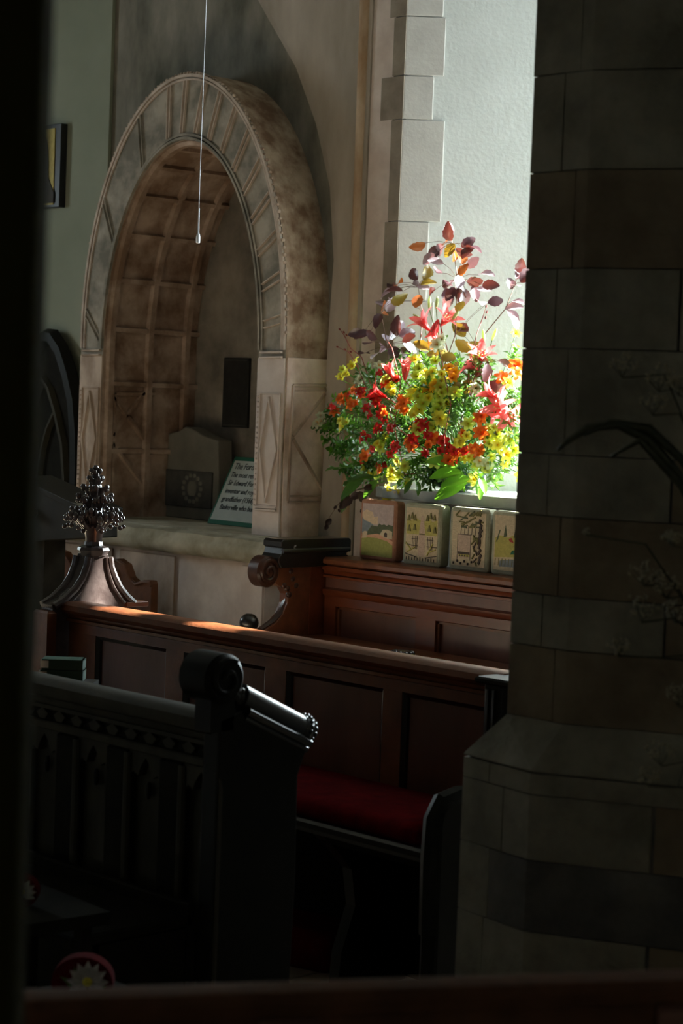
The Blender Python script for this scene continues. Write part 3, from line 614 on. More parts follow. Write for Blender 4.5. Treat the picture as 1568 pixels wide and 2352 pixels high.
pics.append(ch); pics.append(tw); pics.append(hill)
klab = ['kneeler embroidered with green field and hills, leftmost under the flowers', 'kneeler embroidered with a pale spire and iron gates, on the pew back', 'kneeler embroidered with a tower and overhanging tree, on the pew back', 'kneeler with small dark fir trees, half hidden by the big pier', 'kneeler hidden furthest behind the pier along the pew back', 'kneeler at the far right end of the pew row, behind the pier']
kx = [ony(u, 1285, 7.6).x for u in (826, 926, 1032, 1129)]; kx += [kx[3]+.35]
for i, x in enumerate(kx):
    th_ = thing('kneeler', klab[i], 'kneeler', (x, 7.59, .8685), group='embroidered kneelers on the pew back')
    sm = M['needler'] if i == 0 else M['needleg']
    def rrect(r, ins): 
        out = []
        for cx, cz, a0 in ((KW-r-ins, r+ins, -pi/2), (KW-r-ins, KH-r-ins, 0), (r+ins, KH-r-ins, pi/2), (r+ins, r+ins, pi)):
            for k in range(5): out.append((cx+r*cos(a0+k*pi/8), cz+r*sin(a0+k*pi/8)))
        return out
    build('cushion', MB().loft([[(a, y, b) for a, b in rrect(.022, ins)] for ins, y in ((.008, 0), (.0, .008), (-.002, KT/2), (0, KT-.008), (.008, KT))]), sm, parent=th_, local=True, smooth=1)
    mats = []; mb = MB()
    for j, (cn, poly) in enumerate(pics[i]):
        if pal[cn] not in mats: mats.append(pal[cn])
        mb.prism([(.012+q[0]*(KW-.024), .012+q[1]*(KH-.024)) for q in poly], 'y', -.0012-.00012*j, .001, m=mats.index(pal[cn]))
    if not i == 0 and not i == 5: pass
    build('embroidery', mb, mats, parent=th_, local=True)
# ------------------------------------------------------------------ poppyhead
def poppyhead(par, X, Yc, zb, m, s=1.0):
    c = Vector((X, Yc, 0))
    build('collar', MB().lathe((X, Yc, zb), [(.030, -.02), (.050, -.012), (.056, 0), (.060, .008), (.056, .018), (.036, .026), (.032, .04)], 8), m, parent=par)
    build('stalk', MB().lathe((X, Yc, zb), [(.030, .03), (.034, .06), (.044, .09), (.03, .12), (.028, .18), (.022, .24), (.012, .29)], 10), m, parent=par, smooth=1)
    rng = random.Random(5); leafm = MB(); knob = MB()
    def crocket(z0, z1, r, a, nk, kr):
        o = Vector((sin(a), cos(a), 0)); t2 = Vector((-o.y, o.x, 0)); P0 = Vector((X, Yc, zb+z0)); h = z1-z0
        pts = [P0+o*.012, P0+o*r*.35+Up*h*.35, P0+o*r*.68+Up*h*.85, P0+o*r*.92+Up*h, P0+o*r*1.02+Up*h*.72]
        for w in (-1, 0, 1):
            leafm.tube([p_+t2*w*r*.10*(.5+j*.55) for j, p_ in enumerate(pts)], [.007, .010, .011, .009, .006], 8)
        for w in range(nk):
            f = (w-(nk-1)/2)/max(1, (nk-1)/2)
            knob.sph(pts[3]+t2*f*r*.42+Up*(.006-.016*f*f)+o*(.008-.012*abs(f)), kr*rng.uniform(.9, 1.15), 10, 7, sc=(1, 1, 1.2))
            if nk > 2 and w % 2 == 0: knob.sph(pts[4]+t2*f*r*.40-Up*(.016+.006*abs(f))-o*.006, kr*.85, 10, 7)
        knob.sph(pts[1]-Up*.012+o*.012, kr*.8, 8, 6)
    for k in range(4): crocket(.065, .135, .105, k*pi/2, 5, .0105)
    for k in range(4): crocket(.085, .150, .080, k*pi/2+pi/4, 3, .0095)
    for k in range(4): crocket(.140, .200, .062, k*pi/2+.2, 3, .0095)
    for k in range(4): crocket(.190, .236, .044, k*pi/2+pi/4, 2, .0095)
    for k in range(4): crocket(.235, .268, .026, k*pi/2, 2, .0085)
    for k in range(7): knob.sph((X+.013*cos(k*.9)*(k > 0), Yc+.015*sin(k*.9)*(k > 0), zb+.292+.006*(k % 2)), .011, 8, 6)
    knob.sph((X, Yc, zb+.308), .011, 8, 6)
    build('carved_leaves', leafm, m, parent=par, smooth=2); build('carved_berries', knob, m, parent=par, smooth=2, kind='stuff')
# ------------------------------------------------------------------ pew 2 (middle)
p2 = thing('front_pew', 'long panelled oak pew with carved poppyhead finial and red seat cushion', 'pew', (-4.8, 4.2, 0))
X0, X1 = -5.86, -3.76; Y2 = 4.25
railx([(-.035, .948), (-.02, .958), (.05, .958), (.06, .945), (.06, .915), (.03, .90), (-.005, .90), (-.01, .912), (-.028, .918), (-.038, .93)], X0, X1+.01, Y2, 'top_rail', M['wood'], p2)
railx([(-.014, .898), (0, .900), (0, .884), (-.012, .888)], X0, X1, Y2, 'rail_bead', M['wood'], p2)
build('upper_board', MB().box(X0, X1, Y2, Y2+.035, .85, .905), M['wood'], parent=p2)
ps = [(-5.70, -5.30), (-5.205, -4.79), (-4.69, -4.25), (-4.17, -3.82)]
ed = [X0]+[q for a in ps for q in a]+[X1]
for i in range(0, len(ed), 2): build('stile', MB().box(ed[i], ed[i+1], Y2, Y2+.035, .42, .852, c=.0025), M['wood'], parent=p2)
for a, b in ps:
    build('panel', MB().box(a-.01, b+.01, Y2+.018, Y2+.03, .45, .86), M['woodp'], parent=p2)
    P = MB()
    P.loft([[(a, Y2+.019, z) for z in (.45,)]+[(a, Y2+.002, .45), (a+.014, Y2+.010, .45), (a+.018, Y2+.019, .45)], [(a, Y2+.019, .852), (a, Y2+.002, .852), (a+.014, Y2+.010, .838), (a+.018, Y2+.019, .834)], [(b, Y2+.019, .852), (b, Y2+.002, .852), (b-.014, Y2+.010, .838), (b-.018, Y2+.019, .834)], [(b, Y2+.019, .45), (b, Y2+.002, .45), (b-.014, Y2+.010, .45), (b-.018, Y2+.019, .45)]])
    build('panel_moulding', P, M['black'], parent=p2)
build('lower_rail', MB().box(X0, X1, Y2-.002, Y2+.04, .40, .47, c=.004), M['wood'], parent=p2)
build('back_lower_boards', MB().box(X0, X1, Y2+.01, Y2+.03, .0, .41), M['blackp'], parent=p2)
build('seat_board', MB().prism([(3.83, .488), (3.825, .50), (3.825, .515), (3.835, .522), (4.25, .522), (4.25, .488)], 'x', X0, -3.63), M['black'], parent=p2)
build('seat_apron', MB().box(-4.55, -3.66, 3.9, 3.92, .45, .488), M['blackp'], parent=p2)
for x in (-4.12, -5.2):
    br = [(3.86, .488), (4.24, .488), (4.24, 0), (3.96, 0), (3.97, .12), (4.02, .25), (4.0, .36), (3.93, .43)]
    build('seat_bracket', MB().prism(br, 'x', x-.02, x+.02), M['black'], parent=p2)
# right end post and bench end with rounded arm
build('end_post', MB().prism([(-3.76, 4.16), (-3.70, 4.16), (-3.66, 4.2), (-3.66, 4.34), (-3.70, 4.36), (-3.76, 4.34)], 'z', 0, .935), M['ebony'], parent=p2, bev=.004)
build('post_cap', MB().box(-3.78, -3.64, 4.14, 4.38, .935, .955, c=.006), M['ebony'], parent=p2)
for k in range(4): build('post_flute', MB().tube([(-3.745+k*.022, 4.157+max(0, k-1)*.01, .2), (-3.745+k*.022, 4.157+max(0, k-1)*.01, .92)], .006, 6), M['black'], parent=p2, smooth=1)
ar = [(3.83, 0), (3.83, .60), (3.84, .635), (3.865, .655), (3.90, .662), (4.0, .655), (4.10, .64), (4.2, .63), (4.2, 0)]
build('bench_end', MB().prism(ar, 'x', -3.66, -3.60), M['ebony'], parent=p2, bev=.012)
build('arm_roll', MB().tube([(-3.63, 3.835, .30), (-3.63, 3.83, .5), (-3.63, 3.835, .61), (-3.63, 3.865, .655), (-3.63, 3.92, .665), (-3.63, 4.05, .655), (-3.63, 4.2, .64)], .026, 8), M['ebony'], parent=p2, smooth=1)
# left end board with flared top
XE = -5.9
def e2(u, v): q = onx(u, v, XE); return (q.y, q.z)
O = [(192, 1272), (236, 1272), (240, 1300), (248, 1322), (260, 1345), (276, 1366), (297, 1382), (298, 1394)]
P = [e2(*q) for q in O]; OL = [(108, 1396), (107, 1388), (135, 1374), (160, 1350), (176, 1325), (186, 1298)]
P += [(4.55, .92), (4.55, 0), (4.16, 0)]+[e2(*q) for q in OL]
build('end_board', MB().prism(P, 'x', XE-.035, XE+.035), M['carved'], parent=p2, bev=.004)
for xx in (XE+.036, XE-.036):
    for off in (0, 14):
        for LL in ([(238-off*.5, 1278), (241-off*.6, 1300), (249-off*.8, 1322), (260-off, 1345), (276-off, 1366+off*.3), (294-off*1.6, 1383)], [(190+off*.5, 1278), (186+off*.6, 1298), (176+off*.8, 1325), (160+off, 1350+off*.2), (135+off*.9, 1374+off*.4), (110+off*1.5, 1390)]):
            build('edge_roll', MB().tube([(xx, *e2(*q)) for q in LL], .014 if off == 0 else .008, 8), M['carved'], parent=p2, smooth=1)
build('end_foot_moulding', MB().box(XE-.05, XE+.05, 4.14, 4.57, .0, .10, c=.01), M['wood'], parent=p2)
build('end_edge', MB().box(XE-.045, XE+.045, 4.15, 4.19, .1, .925, c=.008), M['wood'], parent=p2)
build('end_cap', MB().box(XE-.05, XE+.05, 4.50, 4.60, .925, .945, c=.003), M['wood'], parent=p2)
q = e2(214, 1268); poppyhead(p2, XE, q[0], q[1], M['carved'])
cu = MB(); 
rings = [[(x, y, z) for y, z in ((3.85, .523), (3.838, .54), (3.842, .565+.003*sin(x*9)), (3.87, .58+.003*sin(x*9)), (4.1, .578), (4.22, .572), (4.235, .55), (4.235, .523))] for x in [-5.8+i*.06 for i in range(36)]]
cu.loft(rings); build('seat_cushion', cu, M['red'], smooth=2, label='long red cushion lying on the seat of the front pew', cat='cushion')
# hymn books on the pew book ledge near left
# ------------------------------------------------------------------ desk (dark, foreground)
dk = thing('prayer_desk', 'near-black arcaded prayer desk with scrolled sloping end, in front of the pew', 'desk', (-4.2, 3.2, 0))
YD = 3.145; X0, X1 = -6.2, -3.70
railx([(-.05, .925), (-.03, .938), (.03, .938), (.03, .90), (0, .865), (-.012, .865), (-.02, .885), (-.045, .895), (-.052, .91)], X0, X1, YD, 'top_rail', M['blackm'], dk)
railx([(-.02, .866), (0, .87), (0, .852), (-.02, .856)], X0, X1, YD, 'rail_bead', M['blackm'], dk)
x = X0+.03; k = 0
while x < X1-.05:
    a = x; w = .052
    build('carved_dentil', MB().prism([(a, .842), (a+w/2, .856), (a+w, .842), (a+w*.72, .826), (a+w*.28, .826)], 'y', YD-.014, YD+.004), M['blackm'], parent=dk); x += .078
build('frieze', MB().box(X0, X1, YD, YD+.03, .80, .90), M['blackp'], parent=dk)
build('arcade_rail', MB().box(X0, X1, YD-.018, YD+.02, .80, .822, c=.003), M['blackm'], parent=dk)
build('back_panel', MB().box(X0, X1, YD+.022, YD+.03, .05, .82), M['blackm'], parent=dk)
pitch = .2215; xs = -3.695
for i in range(11):
    xb = xs-.0-i*pitch; xa = xb-pitch
    build('pillar', MB().box(xa, xa+.085, YD-.012, YD+.025, .10, .80, c=.008), M['blackp'], parent=dk)
    build('pillar_shaft', MB().tube([(xa+.085, YD-.008, z) for z in (.1, .45, .79)], .011, 8), M['blackm'], parent=dk, smooth=1)
    c = (xa+.085+xb)/2; hw = (pitch-.085)/2
    # trefoil arch head with a pierced drop
    A = [(c-hw, .80), (c-hw, .73), (c-hw*.7, .745), (c-hw*.45, .735), (c-hw*.3, .76), (c, .785), (c+hw*.3, .76), (c+hw*.45, .735), (c+hw*.7, .745), (c+hw, .73), (c+hw, .80)]
    build('arch_head', MB().prism(A, 'y', YD-.004, YD+.022), M['blackm'], parent=dk)
    build('pendant', MB().sph((c, YD+.008, .70), .014, 8, 6, sc=(.6, .6, 1.8)), M['ebony'], parent=dk, smooth=1)
build('base_rail', MB().box(X0, X1, YD-.03, YD+.03, .0, .12, c=.005), M['blackp'], parent=dk)
# end board sloping
XD = -3.70
def e1(u, v): q = onx(u, v, XD+.02); return (q.y, q.z)
O = [(490, 1610), (560, 1625), (705, 1700), (690, 1720), (682, 1780)]
P = [e1(*q) for q in O]; P = [(3.115, .93)]+P[1:3]+[(P[4][0]-.005, P[4][1]), (3.385, .5), (3.375, .1), (3.375, 0), (3.115, 0)]
build('end_board', MB().prism(P, 'x', XD-.03, XD+.03), M['ebony'], parent=dk, bev=.006)
def e1v(u, v): q = onx(u, v, XD+.02); return Vector((XD, q.y, q.z))
c = e1v(506, 1558)
build('volute', MB().prism([(c.y+.062*cos(k*pi/14), c.z+.062*sin(k*pi/14)) for k in range(28)], 'x', XD-.075, XD+.045, c=.012).box(XD-.03, XD+.03, c.y-.035, c.y+.04, .90, c.z), M['ebony'], parent=dk, smooth=1)
build('volute_roll', MB().tube([(XD+.046, y, z) for y, z in spiral((c.y, c.z), .05, .01, 1.3, 1.0)], .008, 8), M['ebony'], parent=dk, smooth=1)
a = e1v(560, 1604); b = e1v(702, 1678)
build('sloping_roll', MB().tube([a, b], .036, 16), M['black'], parent=dk, smooth=1)
for dz, dx_, r in ((-.03, .036, .011), (-.047, .024, .009)): build('roll_bead', MB().tube([a+Vector((dx_, 0, dz)), b+Vector((dx_, 0, dz))], r, 8), M['black'], parent=dk, smooth=1)
mb = MB(); d = (b-a).normalized(); u_ = Vector((1, 0, 0)); w_ = d.cross(u_)
mb.sph(b, .040, 14, 8)
for rr_, s_, n in ((.036, .0, 18), (.030, .022, 14), (.016, .036, 8)):
    for k in range(n): mb.sph(b+d*s_+(u_*cos(2*pi*k/n)+w_*sin(2*pi*k/n))*rr_*1.05, .0072, 6, 5)
build('beaded_end', mb, M['black'], parent=dk, smooth=2)
mb = MB()
for (u, v, r) in ((538, 1594, .013), (548, 1590, .014), (558, 1592, .014), (566, 1598, .012), (545, 1602, .016), (556, 1604, .018), (563, 1608, .012), (532, 1600, .011), (552, 1612, .014)):
    q = e1v(u, v); mb.sph(q+Vector((.012, 0, 0)), r, 8, 6); mb.sph(q-Vector((.02, 0, 0)), r, 8, 6)
build('carved_knot', mb, M['black'], parent=dk, smooth=2)
build('book_ledge', MB().prism([(YD+.03, .90), (YD+.03, .925), (YD+.30, .845), (YD+.30, .82)], 'x', X0, XD-.03), M['wood'], parent=dk)
build('end_edge_bead', MB().tube([(XD+.031, 3.125, .15), (XD+.031, 3.125, .5), (XD+.031, 3.125, .76), (XD+.02, 3.12, .80)], .006, 6), M['blackm'], parent=dk, smooth=1)
# choir bench in front of the desk
bn = thing('choir_bench', 'low black bench seat running along the foot of the arcaded desk', 'bench', (-4.4, 3.0, 0))
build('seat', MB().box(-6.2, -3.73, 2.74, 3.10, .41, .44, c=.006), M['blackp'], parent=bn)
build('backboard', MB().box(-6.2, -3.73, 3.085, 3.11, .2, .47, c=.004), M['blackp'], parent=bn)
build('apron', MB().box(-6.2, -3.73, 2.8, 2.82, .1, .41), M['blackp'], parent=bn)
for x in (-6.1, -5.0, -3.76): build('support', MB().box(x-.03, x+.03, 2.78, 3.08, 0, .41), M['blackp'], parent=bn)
# books at the left: on a small shelf of the pew end
q = onz(92, 1560, .965)
def book(name, u0, u1, v0, v1, D, cover, label, th=None):
    A = ond(u0, v1, D); B = ond(u1, v1, D); T = ond(u0, v0, D); h = abs(T.z-A.z)
    L = (B-A).length; ang = atan2((B-A).y, (B-A).x)
    r = thing(name, label, 'book', (A.x, A.y, A.z), rot=(0, 0, ang), group='books stacked on the desk top')
    w = .07
    build('cover', MB().box(.004, L, 0, w, 0, .004).box(.004, L, 0, w, h-.004, h).box(L-.006, L, 0, w, 0, h), cover, parent=r, local=True)
    build('pages', MB().box(0, L-.006, .004, w-.004, .004, h-.004), M['foam'], parent=r, local=True)
    build('cover_side', MB().box(.024, L, -.002, .004, 0, h), cover, parent=r, local=True)
    return r
gmat = flat('dark_green_cloth', (.008, .05, .03), .5)
bt = onz(90, 1560, .94)
b1 = book('hymn_book', 92, 190, 1513, 1537, 5.75, gmat, 'dark green hymn book, upper of two stacked beyond the desk rail')
b2 = book('hymn_book', 88, 190, 1538, 1562, 5.75, gmat, 'dark green hymn book, lower of two stacked beyond the desk rail')
A = ond(88, 1563, 5.75); sh = thing('book_stand', 'low dark wooden stand under the green hymn books', 'stand', (A.x, A.y, 0))
build('shelf', MB().prism([(A.x-.02, A.y-.02), (A.x+.13, A.y+.09), (A.x+.06, A.y+.17), (A.x-.08, A.y+.06)], 'z', A.z-.03, A.z-.001), M['ebony'], parent=sh)
build('post', MB().box(A.x+.03, A.x+.09, A.y+.04, A.y+.10, 0, A.z-.03), M['blackp'], parent=sh)
# red hassock on the floor beyond the desk end
def hassock(name, label, loc, rot, L, Wd, Hh, m):
    r = thing(name, label, 'kneeler', loc, rot=rot)
    rings = []
    for z, ins in ((0, .02), (.01, .005), (Hh*.5, -.006), (Hh-.02, .004), (Hh-.004, .02), (Hh, .04)):
        ring = []
        for cx, cy, a0 in ((L/2-.03, Wd/2-.03, 0), (-L/2+.03, Wd/2-.03, pi/2), (-L/2+.03, -Wd/2+.03, pi), (L/2-.03, -Wd/2+.03, 3*pi/2)):
            for k in range(4): ring.append((cx*(1-ins*2)+(.03-ins*.3)*cos(a0+k*pi/6), cy*(1-ins*2)+(.03-ins*.3)*sin(a0+k*pi/6), z))
        rings.append(ring)
    build('cushion', MB().loft(rings), m, parent=r, local=True, smooth=2); return r
q = onz(690, 2205, 0.0)
h1 = hassock('hassock', 'plain red hassock on the floor beyond the black desk end', (q.x-.02, q.y+.02, 0), (0, 0, .25), .34, .22, .12, M['red'])
build('piping', MB().tube([(.15, -.1, .1), (.16, 0, .1), (.15, .1, .1), (0, .105, .1), (-.15, .1, .1), (-.16, 0, .1), (-.15, -.1, .1), (0, -.105, .1), (.15, -.1, .1)], .005, 6), M['red'], parent=h1, local=True)
# floral kneelers near the bottom left
def floral(u, v, D, label, s=1.0, sup=True):
    p = ond(u, v, D); r = thing('floral_kneeler', label, 'kneeler', (p.x, p.y, p.z-.09*s), rot=(0, 0, radians(46)))
    b = MB(); n = 24
    b.loft([[(rr_*cos(2*pi*k/n)*.10*s, y, .09*s+rr_*sin(2*pi*k/n)*.085*s) for k in range(n)] for rr_, y in ((.8, -.03), (1, -.024), (1.01, -.005), (1, .015), (.8, .02))])
    build('cushion', b, M['redd'], parent=r, local=True, smooth=1)
    rg = random.Random(int(u)); pt = MB(); lf = MB()
    for k in range(9):
        a = -pi*.15+k*pi*1.3/8; c = Vector((.012, -.032, .098*s)); e = c+Vector((cos(a), 0, sin(a)))*.07*s
        t2 = Vector((-sin(a), 0, cos(a)))*.020*s; md = (c+e)/2-Vector((0, .006, 0))
        pt.add([c, md+t2, e, md-t2], [(0, 1, 2), (0, 2, 3)])
        pt.add([c+Vector((0, .002, 0)), md*.5+c*.5+t2*1.2, e*.7+c*.3+Vector((0, -.006, 0)), md*.5+c*.5-t2*1.2], [(0, 1, 2, 3)])
    for a in (2.6, 1.9, .2, 3.6):
        c = Vector((0, -.031, .07*s)); e = c+Vector((cos(a), 0, sin(a)))*.085*s; t2 = Vector((-sin(a), 0, cos(a)))*.012*s; md = (c+e)/2
        lf.add([c, md+t2, e, md-t2], [(0, 1, 2, 3)])
    build('lily_embroidery', pt, M['white'], parent=r, local=True); build('leaf_embroidery', lf, M['leaf'], parent=r, local=True)
    c2 = MB().sph((.012, -.036, .100*s), .016*s, 10, 6, sc=(1, .4, 1)); build('lily_centre', c2, M['yellow'], parent=r, local=True, smooth=1)
    if sup:
        st_ = thing('kneeling_stool', 'low black stool under the white-lily kneeler, lower left' if sup == 1 else 'black stool under the kneeler at the far left edge', 'stool', (p.x, p.y, 0))
        zt = p.z-.09*s+.003
        build('top', MB().prism([(p.x-.16, p.y-.14), (p.x+.14, p.y-.14), (p.x+.16, p.y+.14), (p.x-.14, p.y+.16)], 'z', zt-.03, zt), M['blackp'], parent=st_)
        for dx, dy in ((-.11, -.1), (.1, -.1), (.11, .1), (-.1, .1)): build('leg', MB().box(p.x+dx-.015, p.x+dx+.015, p.y+dy-.015, p.y+dy+.015, 0, zt-.03), M['blackp'], parent=st_)
floral(192, 2250, 4.05, 'round red kneeler embroidered with a white lily, lower left corner', .62, 1)
floral(46, 2044, 4.6, 'dim red and white floral kneeler at the left edge by the dark jamb', .45, 2)
# ------------------------------------------------------------------ foreground pew back (bottom)
fb = thing('nearest_pew_back', 'blurred dark brown pew back across the bottom of the view', 'pew', (-1.7, 1.7, 0))
dirv = (Rt+Fw*.24).normalized(); nrm = Vector((-dirv.y, dirv.x, 0))
mid = ond(784, 2264, 2.4); zt = mid.z; A = mid-dirv*1.3; B = mid+dirv*1.0
mb = MB(); pr = [(-.02, -.03), (-.026, -.012), (-.02, 0), (.0, .006), (.018, .002), (.026, -.012), (.02, -.03)]
mb.loft([[p_+nrm*a+Up*b for a, b in pr] for p_ in (A, B)]); build('top_rail', mb, M['wooddull'], parent=fb, smooth=1)
mb = MB().loft([[p_+nrm*a+Up*b for a, b in ((-.012, -.03), (.012, -.03), (.012, -zt), (-.012, -zt))] for p_ in (A, B)]); build('back_board', mb, M['wooddull'], parent=fb)
for k in range(5):
    p_ = A+dirv*(.2+k*.5); q = p_+dirv*.07
    build('stile', MB().loft([[r_-nrm*a+Up*b for a, b in ((.012, -.03), (.022, -.04), (.022, -zt), (.012, -zt))] for r_ in (p_, q)]), M['woodp'], parent=fb)
# ------------------------------------------------------------------ left jamb
jm = thing('dark_door_jamb', 'blurred dark upright post filling the left edge of the view', 'post', (-1.35, .9, 0))
e0 = ond(70, 1100, 1.5); bx = [e0, e0-Rt*.12, e0-Rt*.12+Fw*.12, e0+Fw*.12-Rt*.01]
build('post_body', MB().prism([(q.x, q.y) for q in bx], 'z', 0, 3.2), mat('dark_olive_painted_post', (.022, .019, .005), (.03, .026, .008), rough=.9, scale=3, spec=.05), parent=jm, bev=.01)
# ------------------------------------------------------------------ big pier
pi_ = thing('stone_pier', 'massive dark limestone pier with chamfered base, right foreground', 'pier', (-2.9, 3.8, 0))
q = ond(1302, 1480, 4.6); AR = Vector((q.x, q.y, 0)); YP = q.y
lf = ony(1170, 1480, YP); wA = AR.x-lf.x
phi = radians(27); dB = Vector((cos(phi), sin(phi), 0)); nB = Vector((sin(phi), -cos(phi), 0))
pL = Vector((lf.x, YP, 0))
core = [pL+Vector((.006, .005, 0)), AR+Vector((-.003, .005, 0)), AR+dB*.62+Vector((-.01, .004, 0)), AR+dB*.62+Vector((-.1, .5, 0)), pL+Vector((.012, .7, 0))]
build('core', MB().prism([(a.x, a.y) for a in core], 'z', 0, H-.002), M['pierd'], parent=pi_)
zc = ony(1165, 1640, YP).z; 
rng = random.Random(11)
zj = [zc]; 
for v in (1480, 1360, 1180, 1040, 800, 620, 400, 180, -40, -300): zj.append(ony(1200, v, YP).z)
zj = sorted(zj)+[4.6, 5.0, 5.5, H-.002]
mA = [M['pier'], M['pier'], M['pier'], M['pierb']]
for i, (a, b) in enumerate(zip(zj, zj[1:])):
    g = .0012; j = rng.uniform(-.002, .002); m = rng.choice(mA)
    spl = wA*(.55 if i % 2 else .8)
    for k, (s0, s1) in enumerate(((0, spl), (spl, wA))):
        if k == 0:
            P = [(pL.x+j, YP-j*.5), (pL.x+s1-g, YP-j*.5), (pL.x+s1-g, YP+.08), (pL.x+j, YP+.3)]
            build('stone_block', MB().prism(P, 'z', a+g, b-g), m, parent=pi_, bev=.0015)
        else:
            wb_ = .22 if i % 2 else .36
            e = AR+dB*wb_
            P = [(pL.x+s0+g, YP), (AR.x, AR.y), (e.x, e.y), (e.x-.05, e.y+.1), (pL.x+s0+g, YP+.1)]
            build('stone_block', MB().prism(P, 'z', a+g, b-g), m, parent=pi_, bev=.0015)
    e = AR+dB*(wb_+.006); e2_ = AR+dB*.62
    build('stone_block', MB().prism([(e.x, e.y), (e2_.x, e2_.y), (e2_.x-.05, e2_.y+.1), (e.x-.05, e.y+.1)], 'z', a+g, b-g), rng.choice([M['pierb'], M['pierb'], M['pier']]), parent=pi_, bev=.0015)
# base: chamfer + plinth
of = .085
zb = zc-.10
bl = pL+Vector((-of, -of*.6, 0)); ba = AR+Vector((-.02, -of, 0)); bb = ba+dB*.8; 
def ringp(z, f):
    a = pL.lerp(bl, f); b = AR.lerp(ba, f); c = (AR+dB*.62).lerp(bb, f)
    return [Vector((p_.x, p_.y, z)) for p_ in (a, b, c, c+Vector((-.1, .5, 0)), a+Vector((0, .8, 0)))]
build('base_chamfer', MB().loft([ringp(zc, .0), ringp(zb, 1.0), ringp(zb-.005, 1.0)]), M['pier'], parent=pi_, bev=.0015)
build('plinth_core', MB().prism([(p_.x+.01, p_.y+.01) for p_ in ringp(0, 1)], 'z', 0, zb-.006), M['pierd'], parent=pi_)
zz = sorted([ony(1088, v, bl.y).z for v in (1788, 1935, 2095, 2260)]+[zb-.008])
zz = [0, .22]+[z for z in zz if z > .25]
ncol = (3, 4, 3, 4, 3, 4, 3)
for i, (a, b) in enumerate(zip(zz, zz[1:])):
    wtot = (ba-bl).length; g = .001; spl = (.45, .62, .40)[i % 3]
    p1 = bl.lerp(ba, spl); d0 = (ba-bl).normalized(); inn = Vector((0, .08, 0))
    m0 = M['pier']; dark_ = (i == len(zz)-4)
    for s0, s1 in ((bl, p1-d0*g), (p1+d0*g, ba)):
        m = M['pierd'] if (dark_ and s1 is ba) else m0
        if s1 is ba:
            e = ba+dB*(.28+.1*(i % 2)); P = [s0, ba, e, e+inn, s0+inn]
        else: P = [s0, s1, s1+inn, s0+inn]
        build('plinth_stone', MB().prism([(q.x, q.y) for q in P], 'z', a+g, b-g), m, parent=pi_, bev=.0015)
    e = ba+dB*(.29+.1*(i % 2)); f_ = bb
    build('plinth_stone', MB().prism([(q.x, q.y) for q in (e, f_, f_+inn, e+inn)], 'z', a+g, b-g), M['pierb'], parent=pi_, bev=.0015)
# ------------------------------------------------------------------ pull cord
q = onz(455, 540, 2.5); cdt = thing('pull_cord', 'thin white pull cord with small toggle hanging before the arch', 'cord', (q.x, q.y, q.z))
build('cord', MB().tube([(q.x+.002*sin(z*2), q.y, z) for z in [q.z+.02+i*(H-q.z-.02)/20 for i in range(21)]], .0017, 6), M['cord'], parent=cdt)
build('toggle', MB().lathe((q.x, q.y, q.z-.04), [(.006, 0), (.0105, .003), (.011, .03), (.008, .042), (.004, .05), (.003, .17)], 10), M['cord'], parent=cdt, smooth=1)
#BOUQUET
# ------------------------------------------------------------------ the bouquet
BC = Vector((-7.42, 7.93, 1.255))
bwl = thing('flower_bowl', 'dark green glazed bowl under the flowers on the window ledge', 'bowl', BC)
build('bowl', MB().lathe(BC, [(.06, .0), (.07, .004), (.07, .012), (.11, .02), (.155, .045), (.175, .08), (.178, .115), (.172, .118), (.165, .10), (.12, .06), (.02, .05)], 28), M['pot'], parent=bwl, smooth=1)
build('moss_ball', MB().sph(BC+Vector((0, 0, .11)), .15, 14, 8, sc=(1, 1, .6)), M['leaf2'], parent=bwl, smooth=2)
MOUTH = BC+Vector((0, 0, .12))
U0, V0 = 975, 985
rb = random.Random(21)
def bpos(u, v, f=1.0, j=.03):
    """a point in the dome of flowers: nearer the viewer in the middle, thinner at the rim"""
    r2 = ((u-U0)/250.)**2 + ((v-V0)/(330. if v < V0 else 190.))**2
    d = sqrt(max(0, 1-r2))*.26*f
    return ony(u, v, 7.92-d+rb.uniform(-j, j))
def quat_to(d, spin=0):
    q = Vector(d).normalized().to_track_quat('Z', 'Y'); return q @ Quaternion((0, 0, 1), spin)
VIEW = -fd
def frame_from(P, tilt=.5):
    out = (P-(MOUTH+Up*.1)); out.normalize()
    return (out*(1-tilt) + VIEW*tilt + Vector((rb.uniform(-.35, .35), rb.uniform(-.3, .3), rb.uniform(-.25, .35)))*.8).normalized()
def stem_to(par, P, m, r=.0022, back=.0):
    Q = MOUTH+Vector((rb.uniform(-.06, .06), rb.uniform(-.06, .06), 0)); n = 5
    d = (P-Q); side = Vector((rb.uniform(-.03, .03), rb.uniform(-.03, .03), .05))
    pts = [Q+d*(i/n)+side*sin(pi*i/n) for i in range(n+1)]; pts[-1] = P
    return build('stem', MB().tube([p_ for p_ in pts], [r]*(n+1), 4), m, parent=par)
